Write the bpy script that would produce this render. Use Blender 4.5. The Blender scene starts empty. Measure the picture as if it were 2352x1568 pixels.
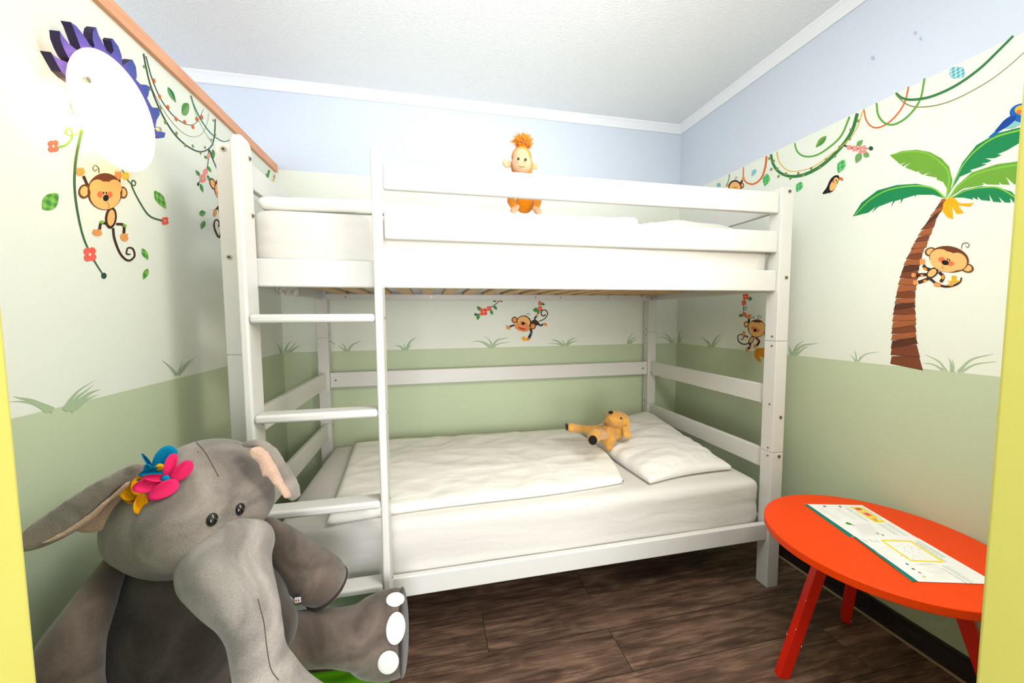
import bpy, bmesh, math, random
from mathutils import Vector, Matrix, noise
from mathutils.geometry import tessellate_polygon
from mathutils.bvhtree import BVHTree
random.seed(7)
S = bpy.context.scene
COL = S.collection

# ------------------------------------------------------------------ camera
CAM = Vector((0.60479497, -1.30706306, 1.19169591))
RT = Vector((0.97688991, -0.21363443, -0.00681469))
UP = Vector((0.02074059, 0.06301227, 0.99779722))
FW = Vector((0.21273443, 0.97487937, -0.06598695))
FPX = 869.3186
cd = bpy.data.cameras.new('camera'); co = bpy.data.objects.new('camera', cd); COL.objects.link(co)
m = Matrix((( RT.x, UP.x, -FW.x, CAM.x), (RT.y, UP.y, -FW.y, CAM.y), (RT.z, UP.z, -FW.z, CAM.z), (0, 0, 0, 1)))
co.matrix_world = m
cd.sensor_width = 36; cd.sensor_fit = 'HORIZONTAL'; cd.lens = FPX / 2352 * 36
cd.clip_start = 0.02
S.camera = co

def ray(px, py): return FW * FPX + RT * (px - 1176) - UP * (py - 784)
def at(px, py, Y=None, X=None, Z=None):
    """survey helper: the point of the room seen at a photo position, on a plane of known X, Y or Z"""
    d = ray(px, py)
    if Y is not None: t = (Y - CAM.y) / d.y
    elif X is not None: t = (X - CAM.x) / d.x
    else: t = (Z - CAM.z) / d.z
    return CAM + d * t
def mpp(p): return (p - CAM).dot(FW) / FPX       # metres per photo pixel at a point

# room measures
XL, XR, YB, YF, ZC, ZG, ZB = -0.192, 2.285, 1.0185, -1.0, 2.4434, 1.0, 1.993

# ------------------------------------------------------------------ materials
def lin(c):
    return tuple((x/255/12.92 if x/255 <= .04045 else ((x/255+.055)/1.055)**2.4) for x in c) + (1,)
def newmat(name):
    m = bpy.data.materials.new(name); m.use_nodes = True
    nt = m.node_tree; b = nt.nodes['Principled BSDF']; return m, nt, b
def N(nt, t, **k):
    n = nt.nodes.new(t)
    for a, v in k.items():
        if a in n.inputs: n.inputs[a].default_value = v
        else: setattr(n, a, v)
    return n
def flat(name, rgb, rough=.6, spec=.3, bump=0, bscale=200, sheen=0, metal=0, var=0, vscale=8, coat=0):
    m, nt, b = newmat(name)
    b.inputs['Base Color'].default_value = lin(rgb); b.inputs['Roughness'].default_value = rough
    b.inputs['Specular IOR Level'].default_value = spec; b.inputs['Metallic'].default_value = metal
    b.inputs['Coat Weight'].default_value = coat
    if sheen: b.inputs['Sheen Weight'].default_value = sheen; b.inputs['Sheen Roughness'].default_value = .4
    tc = N(nt, 'ShaderNodeTexCoord')
    if var:
        n = N(nt, 'ShaderNodeTexNoise'); n.inputs['Scale'].default_value = vscale; n.inputs['Detail'].default_value = 6
        nt.links.new(tc.outputs['Object'], n.inputs['Vector'])
        r = N(nt, 'ShaderNodeValToRGB'); e = r.color_ramp.elements
        c = lin(rgb); e[0].position = .35; e[1].position = .65
        e[0].color = tuple(v*(1-var) for v in c[:3])+(1,); e[1].color = tuple(min(1, v*(1+var)) for v in c[:3])+(1,)
        nt.links.new(n.outputs['Fac'], r.inputs['Fac']); nt.links.new(r.outputs['Color'], b.inputs['Base Color'])
    if bump:
        n = N(nt, 'ShaderNodeTexNoise'); n.inputs['Scale'].default_value = bscale; n.inputs['Detail'].default_value = 3
        nt.links.new(tc.outputs['Object'], n.inputs['Vector'])
        bp = N(nt, 'ShaderNodeBump'); bp.inputs['Strength'].default_value = bump; bp.inputs['Distance'].default_value = .003
        nt.links.new(n.outputs['Fac'], bp.inputs['Height']); nt.links.new(bp.outputs['Normal'], b.inputs['Normal'])
    return m

def wall_material(name, upper=True):
    m, nt, b = newmat(name)
    tc = N(nt, 'ShaderNodeTexCoord'); sp = N(nt, 'ShaderNodeSeparateXYZ')
    nt.links.new(tc.outputs['Object'], sp.inputs['Vector'])
    def step(z):
        g = N(nt, 'ShaderNodeMath', operation='GREATER_THAN'); g.inputs[1].default_value = z
        nt.links.new(sp.outputs['Z'], g.inputs[0]); return g
    mx = N(nt, 'ShaderNodeMix', data_type='RGBA')
    mx.inputs['A'].default_value = lin((190, 202, 170)); mx.inputs['B'].default_value = lin((226, 230, 218))
    nt.links.new(step(ZG).outputs[0], mx.inputs['Factor'])
    out = mx.outputs['Result']
    if upper:
        m2 = N(nt, 'ShaderNodeMix', data_type='RGBA'); nt.links.new(out, m2.inputs['A'])
        m2.inputs['B'].default_value = lin((206, 214, 226)); nt.links.new(step(ZB).outputs[0], m2.inputs['Factor'])
        out = m2.outputs['Result']
    nt.links.new(out, b.inputs['Base Color'])
    b.inputs['Roughness'].default_value = .75; b.inputs['Specular IOR Level'].default_value = .2
    n = N(nt, 'ShaderNodeTexNoise'); n.inputs['Scale'].default_value = 220; n.inputs['Detail'].default_value = 4
    nt.links.new(tc.outputs['Object'], n.inputs['Vector'])
    n2 = N(nt, 'ShaderNodeTexNoise'); n2.inputs['Scale'].default_value = 14
    nt.links.new(tc.outputs['Object'], n2.inputs['Vector'])
    ad = N(nt, 'ShaderNodeMath', operation='ADD'); nt.links.new(n.outputs['Fac'], ad.inputs[0]); nt.links.new(n2.outputs['Fac'], ad.inputs[1])
    bp = N(nt, 'ShaderNodeBump'); bp.inputs['Strength'].default_value = .25; bp.inputs['Distance'].default_value = .0015
    nt.links.new(ad.outputs[0], bp.inputs['Height']); nt.links.new(bp.outputs['Normal'], b.inputs['Normal'])
    return m

def floor_material(name, dark=False, scale=1.0):
    m, nt, b = newmat(name)
    tc = N(nt, 'ShaderNodeTexCoord')
    br = N(nt, 'ShaderNodeTexBrick'); br.offset = .37; br.offset_frequency = 2
    br.inputs['Color1'].default_value = (0, 0, 0, 1); br.inputs['Color2'].default_value = (1, 1, 1, 1); br.inputs['Mortar'].default_value = (0, 0, 0, 1)
    br.inputs['Scale'].default_value = 1; br.inputs['Brick Width'].default_value = 1.25; br.inputs['Row Height'].default_value = .18
    br.inputs['Mortar Size'].default_value = .0012
    nt.links.new(tc.outputs['Object'], br.inputs['Vector'])
    # grain: noise stretched along the plank, displaced per plank
    mp = N(nt, 'ShaderNodeMapping'); mp.inputs['Scale'].default_value = (3.4, 46, 46)
    va = N(nt, 'ShaderNodeVectorMath', operation='MULTIPLY_ADD'); va.inputs[1].default_value = (7, 3, 0)
    nt.links.new(br.outputs['Color'], va.inputs[0]); nt.links.new(tc.outputs['Object'], va.inputs[2])
    nt.links.new(va.outputs[0], mp.inputs['Vector'])
    g = N(nt, 'ShaderNodeTexNoise'); g.inputs['Scale'].default_value = 1.2; g.inputs['Detail'].default_value = 12; g.inputs['Roughness'].default_value = .72; g.inputs['Distortion'].default_value = .5
    nt.links.new(mp.outputs[0], g.inputs['Vector'])
    mp2 = N(nt, 'ShaderNodeMapping'); mp2.inputs['Scale'].default_value = (2.2, 7, 7)
    nt.links.new(va.outputs[0], mp2.inputs['Vector'])
    g2 = N(nt, 'ShaderNodeTexNoise'); g2.inputs['Scale'].default_value = 1.6; g2.inputs['Detail'].default_value = 5; g2.inputs['Distortion'].default_value = 1.6
    nt.links.new(mp2.outputs[0], g2.inputs['Vector'])
    r = N(nt, 'ShaderNodeValToRGB'); e = r.color_ramp.elements
    e[0].position = .30; e[0].color = lin((40, 28, 22)); e[1].position = .66; e[1].color = lin((166, 130, 104))
    k = r.color_ramp.elements.new(.48); k.color = lin((102, 76, 60))
    mxf = N(nt, 'ShaderNodeMath', operation='MULTIPLY_ADD'); mxf.inputs[1].default_value = .62
    nt.links.new(g.outputs['Fac'], mxf.inputs[0])
    m3 = N(nt, 'ShaderNodeMath', operation='MULTIPLY'); m3.inputs[1].default_value = .38
    nt.links.new(g2.outputs['Fac'], m3.inputs[0]); nt.links.new(m3.outputs[0], mxf.inputs[2])
    nt.links.new(mxf.outputs[0], r.inputs['Fac'])
    hv = N(nt, 'ShaderNodeHueSaturation'); hv.inputs['Saturation'].default_value = .95
    vv = N(nt, 'ShaderNodeMapRange'); vv.inputs['To Min'].default_value = .62 if not dark else .4; vv.inputs['To Max'].default_value = 1.0 if not dark else .55
    sep = N(nt, 'ShaderNodeSeparateColor'); nt.links.new(br.outputs['Color'], sep.inputs[0]); nt.links.new(sep.outputs[0], vv.inputs['Value'])
    nt.links.new(vv.outputs[0], hv.inputs['Value']); nt.links.new(r.outputs['Color'], hv.inputs['Color'])
    mm = N(nt, 'ShaderNodeMix', data_type='RGBA'); mm.inputs['B'].default_value = lin((18, 14, 12))
    nt.links.new(br.outputs['Fac'], mm.inputs['Factor']); nt.links.new(hv.outputs[0], mm.inputs['A'])
    nt.links.new(mm.outputs['Result'], b.inputs['Base Color'])
    b.inputs['Roughness'].default_value = .5; b.inputs['Specular IOR Level'].default_value = .3
    bp = N(nt, 'ShaderNodeBump'); bp.inputs['Strength'].default_value = .3; bp.inputs['Distance'].default_value = .002
    nt.links.new(g.outputs['Fac'], bp.inputs['Height']); nt.links.new(bp.outputs['Normal'], b.inputs['Normal'])
    return m

def plush(name, rgb, var=.22, vs=9, dark=None, dist=.006):
    m, nt, b = newmat(name)
    tc = N(nt, 'ShaderNodeTexCoord')
    n = N(nt, 'ShaderNodeTexNoise'); n.inputs['Scale'].default_value = vs; n.inputs['Detail'].default_value = 5; n.inputs['Distortion'].default_value = 1.6
    nt.links.new(tc.outputs['Object'], n.inputs['Vector'])
    r = N(nt, 'ShaderNodeValToRGB'); e = r.color_ramp.elements; c = lin(rgb)
    e[0].position = .38; e[1].position = .66
    e[0].color = tuple(v*(1-var) for v in c[:3])+(1,); e[1].color = tuple(min(1, v*(1+var)) for v in c[:3])+(1,)
    nt.links.new(n.outputs['Fac'], r.inputs['Fac'])
    f = N(nt, 'ShaderNodeTexNoise'); f.inputs['Scale'].default_value = 700; f.inputs['Detail'].default_value = 2
    mp = N(nt, 'ShaderNodeMapping'); mp.inputs['Scale'].default_value = (1, 1, .45); nt.links.new(tc.outputs['Object'], mp.inputs['Vector']); nt.links.new(mp.outputs[0], f.inputs['Vector'])
    mx = N(nt, 'ShaderNodeMix', data_type='RGBA', blend_type='MULTIPLY'); mx.inputs['Factor'].default_value = .55
    fr = N(nt, 'ShaderNodeMapRange'); fr.inputs['From Min'].default_value = .3; fr.inputs['From Max'].default_value = .7; fr.inputs['To Min'].default_value = .62; fr.inputs['To Max'].default_value = 1.15
    nt.links.new(f.outputs['Fac'], fr.inputs['Value']); nt.links.new(r.outputs['Color'], mx.inputs['A']); nt.links.new(fr.outputs[0], mx.inputs['B'])
    nt.links.new(mx.outputs['Result'], b.inputs['Base Color'])
    b.inputs['Roughness'].default_value = .9; b.inputs['Specular IOR Level'].default_value = .1
    b.inputs['Sheen Weight'].default_value = .35; b.inputs['Sheen Roughness'].default_value = .45
    ad = N(nt, 'ShaderNodeMath', operation='MULTIPLY_ADD'); ad.inputs[1].default_value = 1.6
    n3 = N(nt, 'ShaderNodeTexNoise'); n3.inputs['Scale'].default_value = 16; n3.inputs['Detail'].default_value = 5; n3.inputs['Distortion'].default_value = .8
    nt.links.new(tc.outputs['Object'], n3.inputs['Vector'])
    nt.links.new(n3.outputs['Fac'], ad.inputs[0]); nt.links.new(f.outputs['Fac'], ad.inputs[2])
    bp = N(nt, 'ShaderNodeBump'); bp.inputs['Strength'].default_value = .38; bp.inputs['Distance'].default_value = dist
    nt.links.new(ad.outputs[0], bp.inputs['Height']); nt.links.new(bp.outputs['Normal'], b.inputs['Normal'])
    return m

def checker(name, c1, c2, scale=60):
    m, nt, b = newmat(name)
    tc = N(nt, 'ShaderNodeTexCoord')
    mp = N(nt, 'ShaderNodeMapping'); mp.inputs['Rotation'].default_value = (.1, .1, .1)
    nt.links.new(tc.outputs['Object'], mp.inputs['Vector'])
    mx = None; outs = []
    sp = N(nt, 'ShaderNodeSeparateXYZ'); nt.links.new(mp.outputs[0], sp.inputs[0])
    for ax in ('Y', 'Z', 'X'):
        s = N(nt, 'ShaderNodeMath', operation='MULTIPLY'); s.inputs[1].default_value = scale*6.283
        nt.links.new(sp.outputs[ax], s.inputs[0])
        q = N(nt, 'ShaderNodeMath', operation='SINE'); nt.links.new(s.outputs[0], q.inputs[0]); outs.append(q)
    a = N(nt, 'ShaderNodeMath', operation='ADD'); nt.links.new(outs[0].outputs[0], a.inputs[0]); nt.links.new(outs[1].outputs[0], a.inputs[1])
    mr = N(nt, 'ShaderNodeMapRange'); mr.inputs['From Min'].default_value = -1.2; mr.inputs['From Max'].default_value = 1.2
    nt.links.new(a.outputs[0], mr.inputs['Value'])
    mm = N(nt, 'ShaderNodeMix', data_type='RGBA'); mm.inputs['A'].default_value = lin(c1); mm.inputs['B'].default_value = lin(c2)
    nt.links.new(mr.outputs[0], mm.inputs['Factor']); nt.links.new(mm.outputs['Result'], b.inputs['Base Color'])
    b.inputs['Roughness'].default_value = .6
    return m

def fabric(name, rgb, strength=.35, scale=9, dist=.006):
    m, nt, b = newmat(name)
    b.inputs['Base Color'].default_value = lin(rgb); b.inputs['Roughness'].default_value = .8
    b.inputs['Specular IOR Level'].default_value = .2; b.inputs['Sheen Weight'].default_value = .1
    tc = N(nt, 'ShaderNodeTexCoord'); mp = N(nt, 'ShaderNodeMapping'); mp.inputs['Scale'].default_value = (.5, 1.3, 1.6)
    nt.links.new(tc.outputs['Object'], mp.inputs['Vector'])
    n = N(nt, 'ShaderNodeTexNoise'); n.inputs['Scale'].default_value = scale; n.inputs['Detail'].default_value = 4; n.inputs['Distortion'].default_value = 1.2
    nt.links.new(mp.outputs[0], n.inputs['Vector'])
    w = N(nt, 'ShaderNodeTexNoise'); w.inputs['Scale'].default_value = 900
    nt.links.new(tc.outputs['Object'], w.inputs['Vector'])
    ma = N(nt, 'ShaderNodeMath', operation='MULTIPLY_ADD'); ma.inputs[1].default_value = .03
    nt.links.new(w.outputs['Fac'], ma.inputs[0]); nt.links.new(n.outputs['Fac'], ma.inputs[2])
    bp = N(nt, 'ShaderNodeBump'); bp.inputs['Strength'].default_value = strength; bp.inputs['Distance'].default_value = dist*3
    nt.links.new(ma.outputs[0], bp.inputs['Height']); nt.links.new(bp.outputs['Normal'], b.inputs['Normal'])
    return m

def wood(name, c1, c2, sc=(2, 40, 40), rough=.45):
    m, nt, b = newmat(name)
    tc = N(nt, 'ShaderNodeTexCoord'); mp = N(nt, 'ShaderNodeMapping'); mp.inputs['Scale'].default_value = sc
    nt.links.new(tc.outputs['Object'], mp.inputs['Vector'])
    n = N(nt, 'ShaderNodeTexNoise'); n.inputs['Scale'].default_value = 3; n.inputs['Detail'].default_value = 6
    nt.links.new(mp.outputs[0], n.inputs['Vector'])
    r = N(nt, 'ShaderNodeValToRGB'); e = r.color_ramp.elements; e[0].position = .38; e[1].position = .62
    e[0].color = lin(c1); e[1].color = lin(c2)
    nt.links.new(n.outputs['Fac'], r.inputs['Fac']); nt.links.new(r.outputs['Color'], b.inputs['Base Color'])
    b.inputs['Roughness'].default_value = rough
    return m

M = {}
M['white'] = flat('white_lacquer', (210, 208, 203), .32, .4, bump=.05, bscale=60)
M['steel'] = flat('bolt_steel', (175, 165, 140), .3, .5, metal=.9)
M['boltdark'] = flat('bolt_socket', (40, 36, 30), .6)
M['wall'] = wall_material('painted_wall'); M['ceil'] = flat('ceiling_plaster', (238, 241, 244), .9, .1, bump=1.0, bscale=120)
M['wallblue'] = flat('blue_wall', (205, 222, 238), .8, .2, bump=.2)
M['cove'] = flat('white_coving', (240, 242, 246), .7, .2)
M['floor'] = floor_material('floor_planks'); M['base'] = wood('baseboard_wood', (30, 24, 24), (52, 42, 42), (60, 1.5, 60))
M['seal'] = flat('sealing_strip', (176, 158, 120), .5)
M['yellow'] = flat('yellow_paint', (208, 202, 104), .5, .3)
M['trim'] = wood('orange_trim_wood', (226, 166, 126), (214, 148, 108), (60, 2, 40))
M['slat'] = wood('slat_pine', (214, 172, 112), (190, 146, 88), (40, 3, 40))
M['sheet'] = fabric('white_sheet', (208, 204, 197), .4, 6, .004)
M['duvet'] = fabric('white_duvet', (238, 235, 226), .35, 7, .006)
M['pillow'] = fabric('white_pillowcase', (226, 223, 217), .3, 8, .006)
M['red'] = flat('orange_red_lacquer', (238, 66, 2), .42, .2, bump=.04, bscale=300)
M['redleg'] = flat('red_leg_lacquer', (226, 34, 8), .4, .4)
M['gh'] = plush('grey_plush', (142, 133, 124), .34, 5.5)
M['gt'] = plush('grey_trunk_plush', (157, 150, 142), .34, 6)
M['gb'] = plush('shaded_torso_plush', (80, 72, 66), .34, 6)  # torso grey darkened: the shade lying on it is put into the colour
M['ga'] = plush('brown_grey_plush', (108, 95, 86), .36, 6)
M['peach'] = plush('peach_plush', (206, 172, 150), .08, 12)
M['sole'] = plush('dark_sole_plush', (58, 46, 42), .15)
M['nail'] = flat('white_felt', (236, 234, 230), .8, .1, bump=.2, bscale=500)
M['seam'] = flat('seam_thread', (84, 72, 64), .9, .1)
M['black'] = flat('black_bead', (6, 6, 7), .08, .6, coat=.5)
M['dog'] = plush('golden_plush', (214, 158, 78), .14, 18, dist=.003)
M['dogd'] = plush('golden_plush_ear', (222, 164, 84), .08, 18, dist=.003)
M['dogblack'] = plush('dark_brown_felt', (30, 24, 22), .1)
M['mk'] = plush('orange_plush', (224, 134, 12), .08, 18, dist=.002)
M['mkface'] = plush('light_peach_plush', (216, 162, 126), .05, 14, dist=.002)
M['fpink'] = flat('pink_felt', (226, 44, 104), .9, .1, bump=.3, bscale=600, var=.12, vscale=20)
M['fblue'] = flat('blue_felt', (6, 128, 172), .9, .1, bump=.3, bscale=600, var=.12, vscale=20)
M['fyel'] = flat('yellow_felt', (244, 172, 16), .9, .1, bump=.3, bscale=600, var=.1, vscale=20)
M['lime'] = flat('lime_fabric', (112, 200, 14), .7, .2, bump=.3, bscale=60)
M['tag'] = flat('white_tag', (238, 236, 236), .7); M['tagred'] = flat('red_print', (200, 30, 40), .7)
# board behind the lamp, blue towards the tips and violet near the hub (its own print)
mb, nt, b_ = newmat('violet_board'); tc = N(nt, 'ShaderNodeTexCoord'); ln = N(nt, 'ShaderNodeVectorMath', operation='LENGTH')
nt.links.new(tc.outputs['Object'], ln.inputs[0]); r_ = N(nt, 'ShaderNodeValToRGB'); e = r_.color_ramp.elements
e[0].position = .13; e[0].color = lin((104, 76, 168)); e[1].position = .19; e[1].color = lin((52, 70, 152))
nt.links.new(ln.outputs['Value'], r_.inputs['Fac']); nt.links.new(r_.outputs['Color'], b_.inputs['Base Color']); b_.inputs['Roughness'].default_value = .5
M['violet'] = mb
# lit opal glass: the bulb behind it makes it glow
mg, nt, b_ = newmat('opal_glass_lit'); b_.inputs['Base Color'].default_value = (.9, .86, .78, 1); b_.inputs['Roughness'].default_value = .25
b_.inputs['Emission Color'].default_value = (1, .88, .62, 1); b_.inputs['Emission Strength'].default_value = 1.15
M['glass'] = mg
M['paper'] = flat('white_paper', (240, 238, 236), .55); M['teal'] = flat('teal_print', (10, 116, 106), .55)
M['pyel'] = flat('yellow_print', (240, 214, 10), .55); M['pgreen'] = flat('green_print', (50, 140, 50), .55)
M['pline'] = flat('grey_print', (150, 150, 150), .6); M['pdark'] = flat('dark_print', (90, 90, 90), .6); M['pfaint'] = flat('faint_print', (205, 196, 192), .6)
# sticker inks
INK = dict(brown=(108, 58, 34), dkbrown=(66, 40, 30), tan=(236, 180, 112), tan2=(222, 150, 84), red=(236, 92, 66), blush=(236, 112, 70), black=(28, 26, 28),
  vine=(60, 98, 62), vine2=(52, 120, 64), vinedk=(44, 76, 66), vinel=(92, 158, 60), vineteal=(62, 120, 108), orange=(214, 98, 44), ochre=(222, 176, 52), olive=(132, 138, 74),
  green=(76, 140, 70), green2=(110, 158, 92), dkgreen=(28, 112, 68), dkgreen2=(26, 128, 76), leafl=(108, 160, 56), rib=(126, 186, 66), flower=(232, 96, 84), flowerp=(240, 140, 130), flowery=(240, 190, 40),
  center=(250, 226, 190), trunk1=(158, 92, 56), trunk2=(120, 66, 42), trunk3=(88, 50, 36), trunkl=(66, 38, 30), banana=(246, 170, 24), bananad=(214, 132, 20), blue=(20, 96, 178), blued=(18, 66, 150), lblue=(130, 190, 190),
  tuft=(166, 186, 152), teal=(120, 184, 182), mauve=(150, 96, 120), mouth=(196, 60, 44), patchg=(120, 176, 60), patchb=(40, 110, 150), patcho=(240, 150, 40))
for k, v in INK.items(): M['i_'+k] = flat('ink_'+k, v, .65, .2)
M['i_check'] = checker('ink_check_green', (60, 132, 52), (124, 186, 70), 55)
M['i_check2'] = checker('ink_check_bright', (44, 150, 74), (104, 200, 112), 60)
M['i_checkb'] = checker('ink_check_blue', (70, 156, 176), (176, 218, 220), 90)

# ------------------------------------------------------------------ object helpers
def tag(o, label=None, cat=None, group=None, kind=None):
    if label: o['label'] = label
    if cat: o['category'] = cat
    if group: o['group'] = group
    if kind: o['kind'] = kind
    return o
def empty(name, loc=(0, 0, 0), label=None, cat=None, group=None):
    o = bpy.data.objects.new(name, None); COL.objects.link(o); o.location = loc; o.empty_display_size = .05
    return tag(o, label, cat, group)
def obj(name, bm, mats, parent=None, origin=None, smooth=False, bevel=0, seg=3):
    """bm holds world coordinates; origin is where the object's own origin sits"""
    me = bpy.data.meshes.new(name)
    if origin is None:
        if bm.verts:
            lo = [min(v.co[i] for v in bm.verts) for i in range(3)]; hi = [max(v.co[i] for v in bm.verts) for i in range(3)]
            origin = Vector([(a+b)/2 for a, b in zip(lo, hi)])
        else: origin = Vector((0, 0, 0))
    origin = Vector(origin)
    bmesh.ops.translate(bm, verts=bm.verts, vec=-origin)
    if not isinstance(mats, (list, tuple)): mats = [mats]
    for mt in mats: me.materials.append(mt)
    if smooth:
        for f in bm.faces: f.smooth = True
    bm.to_mesh(me); bm.free()
    o = bpy.data.objects.new(name, me); COL.objects.link(o)
    o.location = origin
    if parent is not None:
        o.parent = parent; o.location = origin - WLOC(parent)
    if bevel:
        md = o.modifiers.new('bevel', 'BEVEL'); md.width = bevel; md.segments = seg; md.limit_method = 'ANGLE'; md.angle_limit = .7
        for p in me.polygons: p.use_smooth = True
        md.harden_normals = True
    return o
def WLOC(o):
    l = Vector(o.location)
    while o.parent: o = o.parent; l += o.location
    return l
def box(bm, x0, x1, y0, y1, z0, z1, mi=0):
    vs = [bm.verts.new(p) for p in ((x0, y0, z0), (x1, y0, z0), (x1, y1, z0), (x0, y1, z0), (x0, y0, z1), (x1, y0, z1), (x1, y1, z1), (x0, y1, z1))]
    for f in ((0, 3, 2, 1), (4, 5, 6, 7), (0, 1, 5, 4), (1, 2, 6, 5), (2, 3, 7, 6), (3, 0, 4, 7)):
        bm.faces.new([vs[i] for i in f]).material_index = mi
def boxobj(name, dims, mat, parent=None, bevel=0, origin=None):
    bm = bmesh.new(); box(bm, *dims); return obj(name, bm, mat, parent, origin, bevel=bevel)
def struct(o): o['kind'] = 'structure'; return o
def catmull(P, n=8, closed=False):
    P = [Vector(p) for p in P]; out = []; L = len(P)
    rng = range(L) if closed else range(L-1)
    for i in rng:
        p0 = P[(i-1) % L] if closed or i > 0 else P[0]*2-P[1]
        p1 = P[i]; p2 = P[(i+1) % L]
        p3 = P[(i+2) % L] if closed or i+2 < L else P[-1]*2-P[-2]
        for k in range(n):
            t = k/n
            out.append(.5*((2*p1)+(p2-p0)*t+(2*p0-5*p1+4*p2-p3)*t*t+(3*p1-p0-3*p2+p3)*t**3))
    if not closed: out.append(P[-1])
    return out
def tube(bm, pts, rad, seg=20, flat=None, mi=0, caps=True):
    """swept tube; rad = list of radii (or (ra, rb)); rounded end caps"""
    pts = [Vector(p) for p in pts]; n = len(pts)
    rr = [(r, r) if not isinstance(r, (tuple, list)) else r for r in rad]
    rings = []; up = Vector((0, 0, 1)) if flat is None else Vector(flat)
    for i in range(n):
        t = (pts[min(i+1, n-1)]-pts[max(i-1, 0)]).normalized()
        a = up - t*up.dot(t)
        if a.length < 1e-3: a = Vector((0, 1, 0)) - t*t.y
        a.normalize(); b = t.cross(a)
        def ring(c, s): return [bm.verts.new(c + a*math.cos(q*6.28318/seg)*rr[i][0]*s + b*math.sin(q*6.28318/seg)*rr[i][1]*s) for q in range(seg)]
        m_ = min(rr[i])
        if i == 0 and caps:
            for k in (80, 55, 30): rings.append(ring(pts[i]-t*m_*math.sin(math.radians(k)), math.cos(math.radians(k))))
        rings.append(ring(pts[i], 1))
        if i == n-1 and caps:
            for k in (30, 55, 80): rings.append(ring(pts[i]+t*m_*math.sin(math.radians(k)), math.cos(math.radians(k))))
    for A, B in zip(rings, rings[1:]):
        for q in range(seg):
            f = bm.faces.new((A[q], A[(q+1) % seg], B[(q+1) % seg], B[q])); f.material_index = mi; f.smooth = True
    bm.faces.new(rings[0][::-1]).material_index = mi; bm.faces.new(rings[-1]).material_index = mi
def ball(bm, c, r, s=(1, 1, 1), rot=None, mi=0, u=32, v=20):
    mat = Matrix.Translation(Vector(c))
    if rot is not None: mat = mat @ rot
    mat = mat @ Matrix.Diagonal((s[0]*r, s[1]*r, s[2]*r, 1))
    r_ = bmesh.ops.create_uvsphere(bm, u_segments=u, v_segments=v, radius=1, matrix=mat)
    for vv in r_['verts']:
        for f in vv.link_faces: f.material_index = mi; f.smooth = True
def remesh(o, vox, it=6, fac=.6):
    r = o.modifiers.new('remesh', 'REMESH'); r.mode = 'VOXEL'; r.voxel_size = vox; r.use_smooth_shade = True
    s = o.modifiers.new('smooth', 'SMOOTH'); s.factor = fac; s.iterations = it
def facing(n):           # matrix whose local Z is n
    n = Vector(n).normalized(); return n.to_track_quat('Z', 'Y').to_matrix().to_4x4()
def cylinder(bm, c, axis, r, h, seg=24, mi=0, r2=None):
    res = bmesh.ops.create_cone(bm, cap_ends=True, segments=seg, radius1=r, radius2=r if r2 is None else r2, depth=h, matrix=Matrix.Translation(Vector(c)) @ facing(axis))
    for v in res['verts']:
        for f in v.link_faces: f.material_index = mi
def bolt(parent, c, axis, r=.0075):
    bm = bmesh.new(); a = Vector(axis)
    cylinder(bm, Vector(c)+a*.001, a, r, .003, 20, 0); cylinder(bm, Vector(c)+a*.002, a, r*.45, .0036, 6, 1)
    return obj('bolt', bm, [M['steel'], M['boltdark']], parent)

# ------------------------------------------------------------------ the room
bm = bmesh.new(); box(bm, -3.0, XR+.1, -3.2, YB+.1, -.1, 0); struct(obj('floor', bm, M['floor'], origin=(0, -.045, 0)))
bm = bmesh.new(); box(bm, -3.0, XR+.1, YF-.1, YB+.1, ZC, ZC+.1); struct(obj('ceiling', bm, M['ceil'], origin=(0, 0, 0)))
wb = bmesh.new(); box(wb, -3.0, XR+.1, YB, YB+.1, 0, ZC); wall_back = struct(obj('wall_back', wb, M['wall'], origin=(0, 0, 0)))
wb = bmesh.new(); box(wb, XR, XR+.1, YF-.1, YB, 0, ZC); wall_right = struct(obj('wall_right', wb, M['wall'], origin=(0, 0, 0)))
wb = bmesh.new(); box(wb, XL-.1, XL, YF, YB, 0, 1.978); wall_left = struct(obj('wall_left', wb, M['wall'], origin=(0, 0, 0)))
wb = bmesh.new()
box(wb, XL-.1, .336-.045, YF-.12, YF, 0, ZC); box(wb, 1.262+.045, XR, YF-.12, YF, 0, ZC); box(wb, .336-.045, 1.262+.045, YF-.12, YF, 2.05, ZC)
struct(obj('wall_front', wb, M['wall'], origin=(0, 0, 0)))
# yellow door lining
bm = bmesh.new()
box(bm, .336-.045, .336, YF-.32, YF+.004, 0, 2.05); box(bm, 1.262, 1.262+.045, YF-.32, YF+.004, 0, 2.05); box(bm, .336, 1.262, YF-.32, YF+.004, 2.005, 2.05)
struct(obj('door_1', bm, M['yellow'], bevel=.004))
struct(boxobj('trim_1', (XL-.13, XL+.014, YF, YB, 1.978, 2.018), M['trim'], bevel=.002))
def cove(name, a, b, inward):
    bm = bmesh.new(); a = Vector(a); b = Vector(b); n = Vector(inward)
    prof = [(0, 0), (.0, -.04), (.006, -.042), (.016, -.03), (.034, -.013), (.046, -.005), (.046, 0)]
    R = [[bm.verts.new(p + n*u + Vector((0, 0, w))) for u, w in prof] for p in (a, b)]
    for i in range(len(prof)): 
        j = (i+1) % len(prof); bm.faces.new((R[0][i], R[0][j], R[1][j], R[1][i]))
    bm.faces.new(R[0]); bm.faces.new(R[1][::-1]); bmesh.ops.recalc_face_normals(bm, faces=bm.faces)
    struct(obj(name, bm, M['cove']))
cove('trim_2', (-3, YB, ZC), (XR, YB, ZC), (0, -1, 0)); cove('trim_3', (XR, YB, ZC), (XR, YF, ZC), (-1, 0, 0))
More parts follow.
